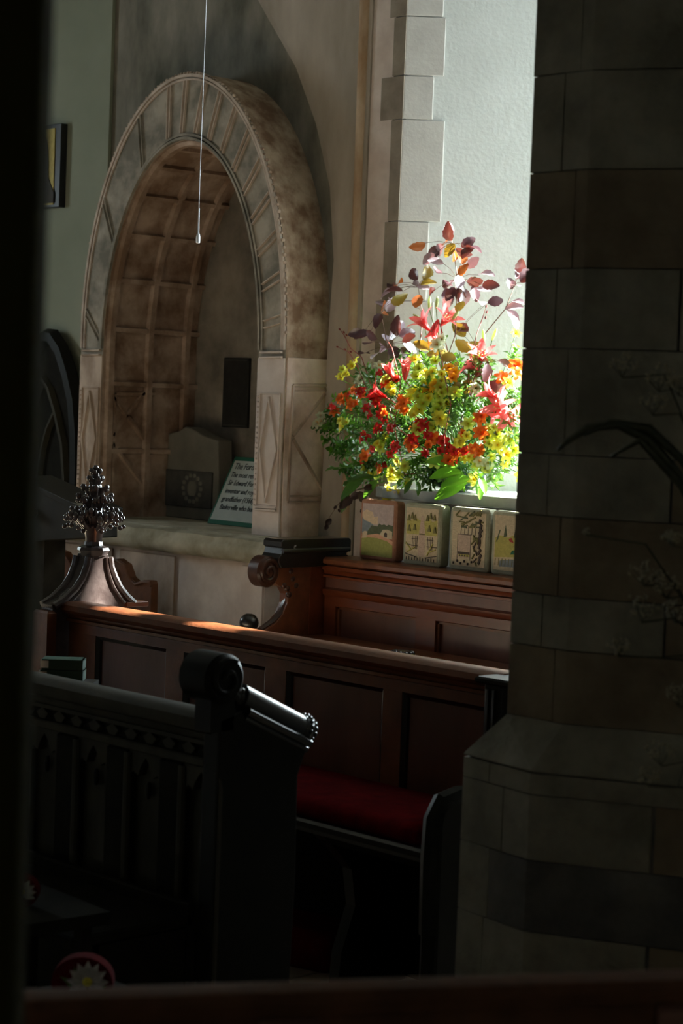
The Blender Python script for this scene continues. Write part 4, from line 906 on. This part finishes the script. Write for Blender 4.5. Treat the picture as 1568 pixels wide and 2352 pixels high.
def petal_mesh(mb, L, w, open_, curl, a, n=6, m=0, tip=.15, cup=.25):
    """one petal along +Z opening outwards at azimuth a"""
    rings = []
    for i in range(n+1):
        t_ = i/n; ang = open_*t_ + curl*t_*t_
        rr = L*(sin(ang)*t_ if ang else 0)*1.0; z = L*t_*cos(ang*.8)
        ww = w*(sin(pi*(t_*.86+.07))**.8)*(1-.0*t_)
        if i == n: ww = w*tip
        ring = []
        for s_ in (-1, -.4, .4, 1):
            x = rr + .006*0 - cup*ww*(s_*s_)*.0; y = s_*ww
            zz = z + cup*ww*(s_*s_)*.6
            ring.append(Vector((x*cos(a)-y*sin(a), x*sin(a)+y*cos(a), zz)))
        rings.append(ring)
    vs = [q for r in rings for q in r]; fs = []
    for i in range(n):
        for j in range(3): k = i*4+j; fs.append((k, k+1, k+5, k+4))
    mb.add(vs, fs, m)
def mesh_only(name, mb, m, smooth=True):
    me = bpy.data.meshes.new(name); me.from_pydata([tuple(q) for q in mb.v], [], mb.f)
    for q in (m if isinstance(m, (list, tuple)) else [m]): me.materials.append(q)
    if isinstance(m, (list, tuple)): me.polygons.foreach_set('material_index', mb.m)
    if smooth: me.polygons.foreach_set('use_smooth', [True]*len(me.polygons))
    me.update(); return me
def inst(name, me, par, loc=(0, 0, 0), q=None, s=1.0):
    o = bpy.data.objects.new(name, me); COL.objects.link(o); o.parent = par; o.location = loc
    if q is not None: o.rotation_mode = 'QUATERNION'; o.rotation_quaternion = q
    o.scale = (s, s, s); WL[o.name] = WL.get(par.name, Vector()); return o
# --- small blooms (alstroemeria / freesia)
def bloom_variants(key, L=.040, w=.0125):
    out = []
    for vnt in range(3):
        mb = MB(); op = (.55, .8, 1.05)[vnt]
        for k in range(6): petal_mesh(mb, L*(1 if k % 2 else .92), w*(1 if k % 2 else 1.25), op, .25+.15*vnt, k*pi/3, n=5, tip=.35)
        out.append(mesh_only('petals', mb, M[key]))
    return out
mbt = MB()
for k in range(5): mbt.tube([(0, 0, .004), (.004*cos(k*1.26), .004*sin(k*1.26), .02), (.008*cos(k*1.26), .008*sin(k*1.26), .032)], .0008, 3)
mst = mesh_only('stamens', mbt, M['gold2'])
BL = {k: bloom_variants(k) for k in ('yellow', 'lime', 'gold2', 'orange', 'redp', 'cream', 'pink')}
yl = [(820,833),(812,845),(790,852),(803,862),(786,873),(785,968),(799,973),(790,980),(885,1013),(893,1006),(880,1025),(917,1058),(931,1070),(905,1080),(902,1130),(892,1140),(915,1128),(897,1120),(950,950),(962,943),(955,958),(985,898),(1002,888),(993,908),(1030,848),(1042,860),(1036,872),(968,850),(962,866),(975,858),(985,918),(972,930),(960,915),(1010,962),(1004,942),(1022,972),(1016,955),(1028,930),(1012,930),(1060,1010),(1052,1018),(1070,1005),(1130,985),(1140,1000),(1122,998),(900,892),(890,872),(905,905),(950,905),(940,920),(1000,985),(1075,975),(1090,1050),(1150,1020),(1160,1045),(1170,1010),(1105,1060),(1115,1075),(1183,770),(1180,1035),(1165,880),(870,1090),(940,1110),(1000,1060),(1085,1100),(955,830),(1000,835),(985,870),(1015,880),(1020,905),(960,985),(975,885),(1045,905)]
rl = [(815,897),(806,905),(825,900),(790,912),(797,920),(783,918),(765,942),(772,935),(770,950),(832,903),(838,912),(878,862),(884,885),(893,880),(905,870),(915,875),(925,918),(930,930),(922,938),(930,945),(884,940),(878,953),(890,950),(888,962),(858,918),(866,925),(860,905),(965,972),(975,976),(958,980),(968,985),(950,1008),(957,1018),(948,1025),(942,1015),(985,1000),(995,1005),(1005,1010),(1018,1012),(1030,1025),(1042,1033),(1046,1042),(1035,1048),(1098,962),(1106,958),(1103,993),(1112,1000),(843,1050),(838,1060),(870,1072),(878,1080),(1187,850),(1182,860),(1184,842),(978,1040),(1030,1058),(1042,1060),(1020,1045),(910,1025),(900,1040),(1060,995),(1068,1035),(1085,1030),(840,1000),(850,1010),(835,1010),(890,1070),(870,985),(900,985),(820,935),(810,930),(845,940),(855,955),(985,1020),(1010,1035),(1150,870),(1095,1035),(860,1030)]
def where(u, v):
    h = 'far left' if u < 800 else 'left' if u < 880 else 'left of centre' if u < 940 else 'centre' if u < 1010 else 'right of centre' if u < 1080 else 'right' if u < 1140 else 'far right by the pier'
    w = 'topmost rows' if v < 850 else 'upper part' if v < 910 else 'upper middle' if v < 960 else 'middle' if v < 1010 else 'lower middle' if v < 1060 else 'lowest rows'
    return h+', '+w
def add_bloom(u, v, key, label, grp, cat='flower', s=1.0):
    P = bpos(u, v); q = quat_to(frame_from(P), rb.uniform(0, 6))
    nm = {'yellow': 'yellow_flower', 'lime': 'yellow_flower', 'gold2': 'yellow_flower', 'orange': 'orange_flower', 'redp': 'red_flower', 'cream': 'cream_flower', 'pink': 'pink_flower'}[key]
    if key == 'redp': s *= .85
    r = thing(nm, label.replace(' in the sunlit bouquet', ' in the bouquet, ')+where(u, v), cat, P, group=grp)
    inst('petals', rb.choice(BL[key]), r, q=q, s=s*rb.uniform(.85, 1.2)); inst('stamens', mst, r, q=q, s=s)
    stem_to(r, P, M['stem'])
yl += [(int(rb.gauss(982, 32)), int(rb.gauss(905, 42))) for _ in range(15)]+[(int(rb.gauss(1120, 45)), int(rb.gauss(1040, 30))) for _ in range(14)]+[(int(rb.gauss(890, 30)), int(rb.gauss(1090, 22))) for _ in range(5)]
for (u, v) in yl:
    k = rb.choice(['yellow', 'lime'] if u > 930 else ['yellow', 'yellow', 'lime'])
    if (u, v) in ((985,898),(1002,888),(993,908),(1030,848),(1042,860),(1036,872)): k = 'gold2'
    lab = {'yellow': 'small bright yellow bloom in the sunlit bouquet', 'lime': 'small lime-yellow bloom in the sunlit bouquet', 'gold2': 'small golden-orange bloom in the sunlit bouquet'}[k]
    add_bloom(u, v, k, lab, {'yellow': 'bright yellow blooms', 'lime': 'lime-yellow blooms', 'gold2': 'golden blooms'}[k])
for (u, v) in rl:
    k = rb.choice(['redp', 'redp', 'orange']) if u < 1090 else 'orange'
    if 915 < u < 935: k = 'orange'
    add_bloom(u, v, k, {'redp': 'small scarlet bloom in the sunlit bouquet', 'orange': 'small orange bloom in the sunlit bouquet'}[k], {'redp': 'scarlet blooms', 'orange': 'orange blooms'}[k])
for (u, v) in ((738,962),(733,975),(741,978),(745,968),(836,870),(828,878),(1100,1060),(1110,1068),(1120,1062),(1015,785),(1005,795),(870,845),(1150,905),(1090,895)): add_bloom(u, v, 'cream', 'small pale cream-green bloom in the sunlit bouquet', 'pale cream blooms', s=1.0)
# --- lilies
def lily_meshes():
    out = []
    for op, cu in ((.55, .25), (.95, .35), (.25, .1)):
        ps = []
        for k in range(6):
            mb = MB(); petal_mesh(mb, .105 if k % 2 else .10, .019 if k % 2 else .014, op, cu, 0, n=8, tip=.08, cup=.4); ps.append(mesh_only('petal', mb, M['pink']))
        out.append(ps)
    return out
LM = lily_meshes()
mb = MB()
for k in range(6): mb.tube([(0, 0, .01), (.012*cos(k), .012*sin(k), .05), (.02*cos(k*1.05), .02*sin(k*1.05), .08)], .0012, 4); mb.sph((.02*cos(k*1.05), .02*sin(k*1.05), .082), .004, 6, 4, sc=(1.6, 1, 1))
lst = mesh_only('stamens', mb, M['bud'])
lil = [(975, 745, 0, (-.6, -.2, .7), 'coral lily at the top left, below the copper leaves'), (1000, 752, 2, (-.1, -.3, -.9), 'coral lily hanging down at the top centre'), (1022, 735, 0, (.7, -.1, .6), 'coral lily at the top, right of two pale buds'), (900, 862, 2, (-.35, -.2, .9), 'pink lily opening upward over the scarlet blooms, left side'), (930, 855, 2, (.2, -.2, .95), 'pink lily beside the copper leaf rosette, left side'), (1105, 820, 0, (.45, -.4, .75), 'coral pink lily upper right against the wall'), (1080, 838, 1, (-.5, -.5, .4), 'pale pink lily upper right behind brown leaves'), (1148, 935, 1, (.1, -.9, .2), 'open star-shaped coral lily on the right by the pier'), (1168, 955, 1, (.5, -.6, -.4), 'drooping coral lily at the right edge by the pier'), (1128, 905, 0, (-.6, -.4, .4), 'coral lily half open above the star-shaped one'), (870, 905, 0, (-.5, -.5, .3), 'deep red lily among scarlet blooms, left')]
for (u, v, k, d, lab) in lil:
    P = bpos(u, v, 1.05, .0); q = quat_to(d, rb.uniform(0, 1)); q0 = q
    base = P - Vector(d).normalized()*.045
    r = thing('lily', lab, 'flower', base, group='lilies in the bouquet')
    for j in range(6): 
        o = inst('petal', LM[k][j], r, q=q @ Quaternion((0, 0, 1), j*pi/3), s=1.2)
        if 'deep red' in lab: o.data = o.data.copy(); o.data.materials[0] = M['redp']
    inst('stamens', lst, r, q=q, s=.9); stem_to(r, base, M['rstem'], .0035)
for (u, v, d, lab) in ((986, 695, (0, 0, 1), 'left of two pale green lily buds at the top'), (1003, 695, (.1, 0, 1), 'right of two pale green lily buds at the top'), (1110, 772, (-.1, 0, 1), 'pale lily bud at upper right, the left one'), (1135, 768, (.5, 0, 1), 'pale lily bud at upper right, leaning right'), (960, 730, (-.3, -.6, .4), 'long green lily bud across the top left lily'), (1045, 725, (.6, 0, .6), 'pale lily bud pointing right from the top lilies')):
    P = bpos(u, v, 1.05, 0); dd = Vector(d).normalized(); r = thing('lily_bud', lab, 'flower bud', P-dd*.035, group='lily buds')
    build('bud', MB().tube([P-dd*.035, P-dd*.02, P, P+dd*.02, P+dd*.036], [.004, .008, .010, .008, .002], 8), M['bud'], parent=r, smooth=2); stem_to(r, P-dd*.035, M['stem'], .003)
# --- leaves
def leaf_mesh(L, w, key, wav=.0, fold=.25, bend=.3, n=8, pointed=1.0):
    mb = MB(); rings = []
    for i in range(n+1):
        t_ = i/n; ww = w*max(.02, sin(pi*min(1, t_*.94+.03))**(.75))*(1-.25*t_*pointed)
        zz = -bend*L*t_*t_
        e = 1+wav*(1 if i % 2 else -1)
        rings.append([Vector((L*t_, s_*ww*e, zz+fold*ww*abs(s_)+wav*.3*w*sin(i*2.3+s_))) for s_ in (-1, -.5, 0, .5, 1)])
    vs = [q for r in rings for q in r]; fs = []
    for i in range(n):
        for j in range(4): k = i*5+j; fs.append((k, k+1, k+6, k+5))
    mb.add(vs, fs); return mesh_only('leaf', mb, M[key])
BLf = {k: [leaf_mesh(.092, .032, k, wav=.07, fold=.22+.1*j, bend=.1+.2*j, pointed=.5) for j in range(3)] for k in ('copper', 'copy_', 'copo', 'dry', 'leaf_glare')}
def crop3(x, y): return (720+x/3.136, 500+y/3.136)
K = {'w': 'leaf_glare', 'd': 'copper', 'o': 'copo', 'y': 'copy_', 'p': 'copper'}
branches = [
 ('upright copper beech branch forming the top of the bouquet', [(1010, 870), (1045, 770), (1050, 640), (1040, 560)], [(985,100,'w'),(1010,130,'d'),(960,170,'o'),(755,205,'o'),(850,240,'d'),(890,225,'w'),(1080,175,'p'),(1160,205,'p'),(1130,250,'p'),(985,250,'o'),(1040,285,'o'),(1020,235,'y'),(930,320,'w'),(870,300,'w'),(1105,320,'w'),(1075,250,'d'),(1075,380,'o'),(1205,390,'w'),(900,380,'d'),(990,440,'w'),(1090,460,'w'),(1130,460,'d'),(1190,510,'w'),(1240,480,'d'),(920,490,'d'),(960,600,'w'),(930,560,'d'),(1080,640,'y'),(1060,560,'d'),(1110,570,'w'),(1200,600,'w'),(1290,600,'d'),(1150,540,'d'),(1040,520,'w'),(860,540,'p'),(1020,550,'d')]),
 ('copper beech branch with olive and orange leaves at upper left', [(960, 860), (970, 720), (960, 660)], [(780,390,'y'),(725,410,'d'),(840,400,'y'),(730,480,'d'),(845,465,'y'),(650,465,'o'),(530,490,'d'),(610,520,'d'),(570,500,'p'),(540,540,'w'),(760,605,'o'),(790,500,'w')]),
 ('dark purple beech branch with a rosette of leaves at left', [(900, 900), (890, 800), (875, 720)], [(465,640,'o'),(470,680,'o'),(550,630,'w'),(640,600,'y'),(445,620,'w'),(600,590,'w'),(510,730,'d'),(580,780,'w'),(330,835,'d'),(300,830,'d'),(430,850,'d'),(400,900,'d'),(440,930,'d'),(490,940,'d'),(460,985,'w'),(400,980,'d'),(620,800,'d'),(640,830,'d'),(680,870,'d'),(640,970,'d'),(560,960,'d'),(660,930,'w'),(480,860,'w'),(540,830,'d')]),
 ('slender beech spray reaching right toward the pier', [(1085, 850), (1115, 765), (1160, 710), (1180, 660)], [(1490,365,'d'),(1420,465,'d'),(1495,490,'w'),(1435,640,'w'),(1430,700,'d'),(1438,755,'w'),(1490,600,'w'),(1470,400,'p'),(1540,420,'d')]),
 ('olive-brown beech branch low on the right of the bouquet', [(1060, 960), (1080, 870), (1110, 830)], [(1100,930,'y'),(1170,930,'y'),(920,975,'y'),(880,980,'y'),(1150,1100,'y'),(1100,1210,'y'),(1060,1230,'y'),(1200,1120,'d'),(1230,1190,'d'),(1220,1230,'d'),(1360,1180,'y'),(1350,1210,'d'),(1270,1030,'d'),(1380,1040,'w'),(1020,790,'d'),(1010,810,'y'),(1290,1110,'w'),(1000,1010,'y'),(840,910,'o'),(780,920,'y'),(1010,1060,'y')]),
]
for bi, (lab, path, lv) in enumerate(branches):
    off = -.02 if bi != 3 else .05
    def bp(u, v): 
        p_ = bpos(u, v, .8, 0); return p_
    PP = [bp(*q) for q in path]
    r = thing('beech_branch', lab, 'branch', MOUTH, group='copper beech branches')
    build('main_stem', MB().tube([MOUTH+Vector((.01*bi, .0, 0))]+PP, [.005]+[.0035]*(len(PP)-1)+[.0015], 6), M['twig'], parent=r, smooth=2)
    tw_ = MB()
    for (x, y, c) in lv:
        P = bp(*crop3(x, y)) + Vector((rb.uniform(-.01, .01), rb.uniform(-.05, .05), 0))
        near = min(PP, key=lambda q: (q-P).length + (0 if q.z < P.z else .05)*10*(q.z-P.z if q.z > P.z else 0))
        out = (P-near); out = out.normalized() if out.length > 1e-3 else Up
        if (x, y) == (330, 835) or (x, y) == (300, 830): out = -Rt
        X_ = (out*.8+Vector((rb.uniform(-.5, .5), rb.uniform(-.5, .5), rb.uniform(-.4, .3)))).normalized()
        side = VIEW*rb.uniform(.35, 1)+Up*rb.uniform(-.5, .6)+Rt*rb.uniform(-.5, .5)
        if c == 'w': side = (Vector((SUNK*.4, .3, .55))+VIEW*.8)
        Z_ = (side-X_*side.dot(X_)).normalized(); Y_ = Z_.cross(X_)
        q = Matrix((X_, Y_, Z_)).transposed().to_quaternion()
        base = P-X_*.042
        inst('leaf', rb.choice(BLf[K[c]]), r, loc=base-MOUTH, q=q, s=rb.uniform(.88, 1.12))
        tw_.tube([near, (near+base)/2+Vector((0, 0, .012)), base], .0013, 4)
    build('twigs', tw_, M['twig'], parent=r, kind='stuff')
# dark trailing branch lower left
r = thing('trailing_branch', 'dark dry leafy twig trailing down from the left of the bouquet', 'branch', ony(800, 1130, 7.66), group=None)
PP = [ony(u, v, y) for u, v, y in ((870, 1115, 7.74), (835, 1122, 7.67), (800, 1130, 7.66), (775, 1160, 7.65), (755, 1190, 7.64), (747, 1215, 7.64))]
build('main_stem', MB().tube(PP, [.004, .003, .0025, .002, .0015, .001], 6), M['twig'], parent=r, smooth=2)
for (u, v, a, s) in ((830, 1140, -60, 1.0), (818, 1138, 200, .9), (838, 1160, -80, .7), (832, 1172, -100, .5), (800, 1150, 225, 1.0), (790, 1157, 230, .9), (770, 1165, 240, .35), (778, 1172, 300, .3), (755, 1198, 235, .7), (750, 1210, 250, .5), (845, 1120, 20, .8)):
    P = ony(u, v, 7.63); d = (Rt*cos(radians(a))+Up*sin(radians(a))).normalized(); Z_ = (VIEW+Vector((.2, 0, .3))); Z_ = (Z_-d*Z_.dot(d)).normalized()
    inst('leaf', rb.choice(BLf['dry']), r, loc=P-d*.03*s-WL[r.name], q=Matrix((d, Z_.cross(d), Z_)).transposed().to_quaternion(), s=s*.8)
# red-brown budded stems
for (path, lab) in (([(850, 880), (830, 820), (805, 800), (790, 770), (780, 757)], 'thin red budded stem reaching up at far left of bouquet'), ([(845, 900), (815, 830), (800, 808), (775, 797)], 'thin red budded stem with fork at far left of bouquet'), ([(1080, 830), (1095, 765), (1108, 730), (1116, 705)], 'thin red budded stem upright at upper right of bouquet'), ([(930, 1090), (905, 980), (920, 880), (900, 800), (885, 775)], 'red stalk rising through the left of the bouquet'), ([(1020, 1080), (1020, 1000), (1035, 930), (1020, 860), (1010, 810)], 'red stalk curving up through the centre of the bouquet'), ([(955, 1020), (935, 1000), (915, 985), (895, 955), (897, 930)], 'red stalk arching through scarlet blooms at the left')):
    PP = [bpos(u, v, 1.08, 0) for u, v in path]; r = thing('budded_spray', lab, 'stem', PP[0])
    build('stalk', MB().tube([MOUTH]+PP, [.003]*len(PP)+[.0015], 5), M['rstem'], parent=r, smooth=2)
    if lab.startswith('thin'):
        mb = MB()
        for k, (P, dd) in enumerate(((PP[-1], PP[-1]-PP[-2]), (PP[-2]+Rt*.015, PP[-1]-PP[-2]), ((PP[-1]+PP[-2])/2+Rt*.012, PP[-1]-PP[-2]))):
            dd = dd.normalized(); mb.tube([P-dd*.012, P, P+dd*.014, P+dd*.026], [.002, .006, .005, .001], 6)
        build('buds', mb, M['rstem'], parent=r, smooth=2)
# --- green filler sprigs
def sprig_mesh(key, n, L, lw, ll, seed):
    rg = random.Random(seed); mb = MB()
    mb.tube([(0, 0, 0), (.01, 0, L*.5), (.0, .01, L)], [.0018, .0015, .001], 4, m=0)
    lm = MB()
    for k in range(n):
        t_ = .25+.75*k/(n-1); a = k*2.4+rg.uniform(-.4, .4); P = Vector((.01*sin(pi*t_), 0, L*t_))
        d = Vector((cos(a), sin(a), rg.uniform(.1, .9))).normalized(); l = ll*rg.uniform(.7, 1.2); w = lw*rg.uniform(.8, 1.2)
        sd_ = d.cross(Up).normalized(); nn = sd_.cross(d)
        md = P+d*l*.5+nn*l*.06; tp = P+d*l-nn*l*.12
        lm.add([P, P+d*l*.3+sd_*w*.8+nn*w*.25, md+sd_*w+nn*w*.3, P+d*l*.8+sd_*w*.5, tp, P+d*l*.8-sd_*w*.5, md-sd_*w+nn*w*.3, P+d*l*.3-sd_*w*.8+nn*w*.25, P+d*l*.4, P+d*l*.75],
               [(0, 1, 8), (1, 2, 9, 8), (2, 3, 9), (3, 4, 9), (0, 8, 7), (8, 9, 6, 7), (9, 5, 6), (9, 4, 5)])
    return mesh_only('stem', mb, M['stem']), mesh_only('foliage', lm, M[key], smooth=False)
SP = [sprig_mesh(k, n, L, lw, ll, s) for k, n, L, lw, ll, s in (('leaf', 13, .14, .014, .058, 1), ('leaf2', 13, .13, .011, .046, 2), ('leaf', 12, .13, .018, .055, 3), ('leaf2', 14, .14, .007, .050, 4), ('hosta', 11, .12, .011, .042, 5))]
pts_ = []
for k in range(230):
    for _ in range(30):
        u = rb.uniform(745, 1235); v = rb.uniform(815, 1125)
        a_ = (u-985)/235.; b_ = (v-985)/(175. if v < 985 else 135.)
        if a_*a_+b_*b_ < 1 and not (v < 880 and u < 860) and not (v > 1080 and u < 830): break
    pts_.append((u, v))
pts_ += [(742, 980), (755, 985), (765, 985), (800, 1015), (790, 1072), (800, 1078), (812, 1100), (1180, 1000), (1150, 1080), (1130, 1110), (1095, 1120), (850, 1100), (940, 1100), (1060, 1100), (830, 860), (850, 850), (845, 870), (1185, 930), (1180, 830), (1183, 810)]
for (u, v) in pts_:
    f = rb.uniform(.45, 1.0); P = bpos(u, v, f, .03)
    out = (P-(MOUTH+Up*.06)); out = (out.normalized()*.8+VIEW*.15+Vector((rb.uniform(-.3, .3), rb.uniform(-.3, .3), rb.uniform(-.25, .3)))).normalized()
    q = quat_to(out, rb.uniform(0, 6)); base = P-out*.10
    si = rb.choice([0, 1, 2, 3, 4, 0, 1, 3])
    r = thing('leafy_sprig', ('broad-leaved', 'grey-green', 'oval-leaved', 'fine-leaved', 'bright green')[si]+' sprig in the bouquet, '+where(u, v), 'foliage', base, group='green sprigs in the bouquet')
    inst('stem', SP[si][0], r, q=q); inst('foliage', SP[si][1], r, q=q)
# --- broad leaves low in the bouquet
hm = [leaf_mesh(.17, .050, 'hosta', wav=.0, fold=.25, bend=.2, n=10, pointed=.9), leaf_mesh(.15, .035, 'leaf', wav=.0, fold=.25, bend=.3, n=10, pointed=.9)]
for (u, v, a, mi, s, lab) in ((1090, 1112, 205, 0, 1.1, 'broad bright green leaf over the bowl, lower one'), (1095, 1100, 190, 0, .9, 'broad bright green leaf over the bowl, upper one'), (1050, 1068, 165, 0, 1.0, 'broad green leaf above the bowl rim, centre'), (1065, 1085, 185, 0, 1.0, 'broad green leaf just above the bowl, right of centre'), (1085, 1125, 200, 0, .8, 'broad bright green leaf touching the ledge'), (855, 1105, 215, 1, 1.1, 'large dark green leaf drooping left over the ledge'), (850, 1140, 255, 1, .75, 'green leaf hanging below the ledge at the left kneeler'), (870, 1095, 180, 1, .9, 'large green leaf pointing left above the ledge'), (885, 1110, 230, 1, .8, 'green leaf drooping onto the ledge at left'), (800, 1075, 190, 1, .35, 'single small green leaf sticking out at far left'), (960, 1110, 240, 1, .5, 'green leaf drooping before the dark bowl, left'), (980, 1112, 280, 1, .5, 'green leaf hanging before the dark bowl, centre'), (1150, 1100, 300, 0, .6, 'bright green leaf drooping to the ledge at right'), (1175, 1110, 285, 0, .6, 'bright green leaf drooping beside the pier edge'), (850, 880, 110, 1, .6, 'upright dark green leaf at the upper left of the bouquet'), (1010, 790, 60, 1, .5, 'green lily leaf under the top lilies')):
    d = (Rt*cos(radians(a))+Up*sin(radians(a))); P = bpos(u, v, 1.0, 0); P.y = min(P.y, 7.66 if v > 1060 else 9)
    d = (d+VIEW*.25).normalized(); Z_ = (VIEW*.5+Up*.8+Vector((.2, .1, 0))); Z_ = (Z_-d*Z_.dot(d)).normalized()
    base = P-d*.03*s
    if base.z < 1.27 and base.y > 7.70: base.y = 7.69
    r = thing('broad_leaf', lab, 'leaf', base, group='broad leaves')
    inst('blade', hm[mi], r, q=Matrix((d, Z_.cross(d), Z_)).transposed().to_quaternion(), s=s)
    build('leaf_stalk', MB().tube([base, (base+MOUTH)/2+Up*.03, MOUTH], .0025, 5), M['stem'], parent=r)
# ------------------------------------------------------------------ dim dried arrangement by the pier
fv = ond(1640, 1250, 4.0)
dv_ = thing('dried_arrangement', 'very dim dried umbels and strap leaves beside the pier, right edge', 'plant', fv)
def dpt(u, v, D=4.0): return ond(u, v, D)
mb = MB()
for path in ([(1650, 1250), (1560, 1090), (1490, 1010), (1420, 975), (1350, 982), (1300, 1015), (1280, 1035)], [(1640, 1210), (1570, 1060), (1490, 985), (1400, 970), (1340, 1000)], [(1650, 1300), (1570, 1120), (1470, 1010), (1400, 1050)]):
    Q = [dpt(*q) for q in path]; n = len(Q); rings = []
    for i, q in enumerate(Q):
        w = .009*sin(pi*min(.97, (i/(n-1))*.9+.1))**.6+.001; dd = (Q[min(i+1, n-1)]-Q[max(0, i-1)]).normalized(); s_ = dd.cross(Fw).normalized()
        rings.append([q-s_*w, q-Fw*.004, q+s_*w, q+Fw*.002])
    mb.loft(rings)
build('strap_leaves', mb, M['fadel'], parent=dv_, smooth=2)
mb = MB(); um = MB(); rg = random.Random(9)
for (u, v, r_) in ((1430, 830, 38), (1515, 860, 40), (1500, 920, 34), (1560, 880, 30), (1480, 1310, 36), (1530, 1340, 34), (1475, 1390, 40), (1550, 1400, 30), (1420, 1480, 28), (1520, 1720, 40), (1490, 1780, 26), (1560, 1590, 34), (1545, 1230, 24), (1345, 1220, 8)):
    c = dpt(u, v); R0 = r_*4/4600
    mb.tube([dpt(1650, 1500 if v > 1200 else 1150, 4.05), (c+dpt(1620, v+60, 4.0))/2, c-Up*R0], .002, 4)
    for k in range(26 if r_ > 12 else 6):
        a = rg.uniform(0, 6.28); f = sqrt(rg.random()); p_ = c+Rt*cos(a)*f*R0+Up*(sin(a)*f*R0*.6)+Fw*rg.uniform(-.02, .02)
        for j in range(3): um.sph(p_+Vector((rg.uniform(-1, 1), rg.uniform(-1, 1), rg.uniform(-1, 1)))*.004, rg.uniform(.0016, .0032), 5, 4)
        if k % 3 == 0: mb.tube([c-Up*R0, p_], .0007, 3)
build('umbel_stems', mb, M['fadel'], parent=dv_); build('umbels', um, M['faded'], parent=dv_, kind='stuff')
sv = thing('plant_stand', 'dim tall plant stand just outside the right edge, holding the dried arrangement', 'stand', (fv.x, fv.y, 0))
b0 = dpt(1660, 1500, 4.0)
build('pole', MB().tube([(b0.x, b0.y, .03), (b0.x, b0.y, b0.z)], .02, 10), M['black'], parent=sv, smooth=1)
build('foot', MB().lathe((b0.x, b0.y, 0), [(.13, 0), (.13, .02), (.03, .04)], 20), M['black'], parent=sv)
build('vase', MB().lathe((b0.x, b0.y, b0.z), [(.03, 0), (.07, .05), (.08, .12), (.05, .2), (.055, .24)], 16), M['black'], parent=dv_, smooth=1)
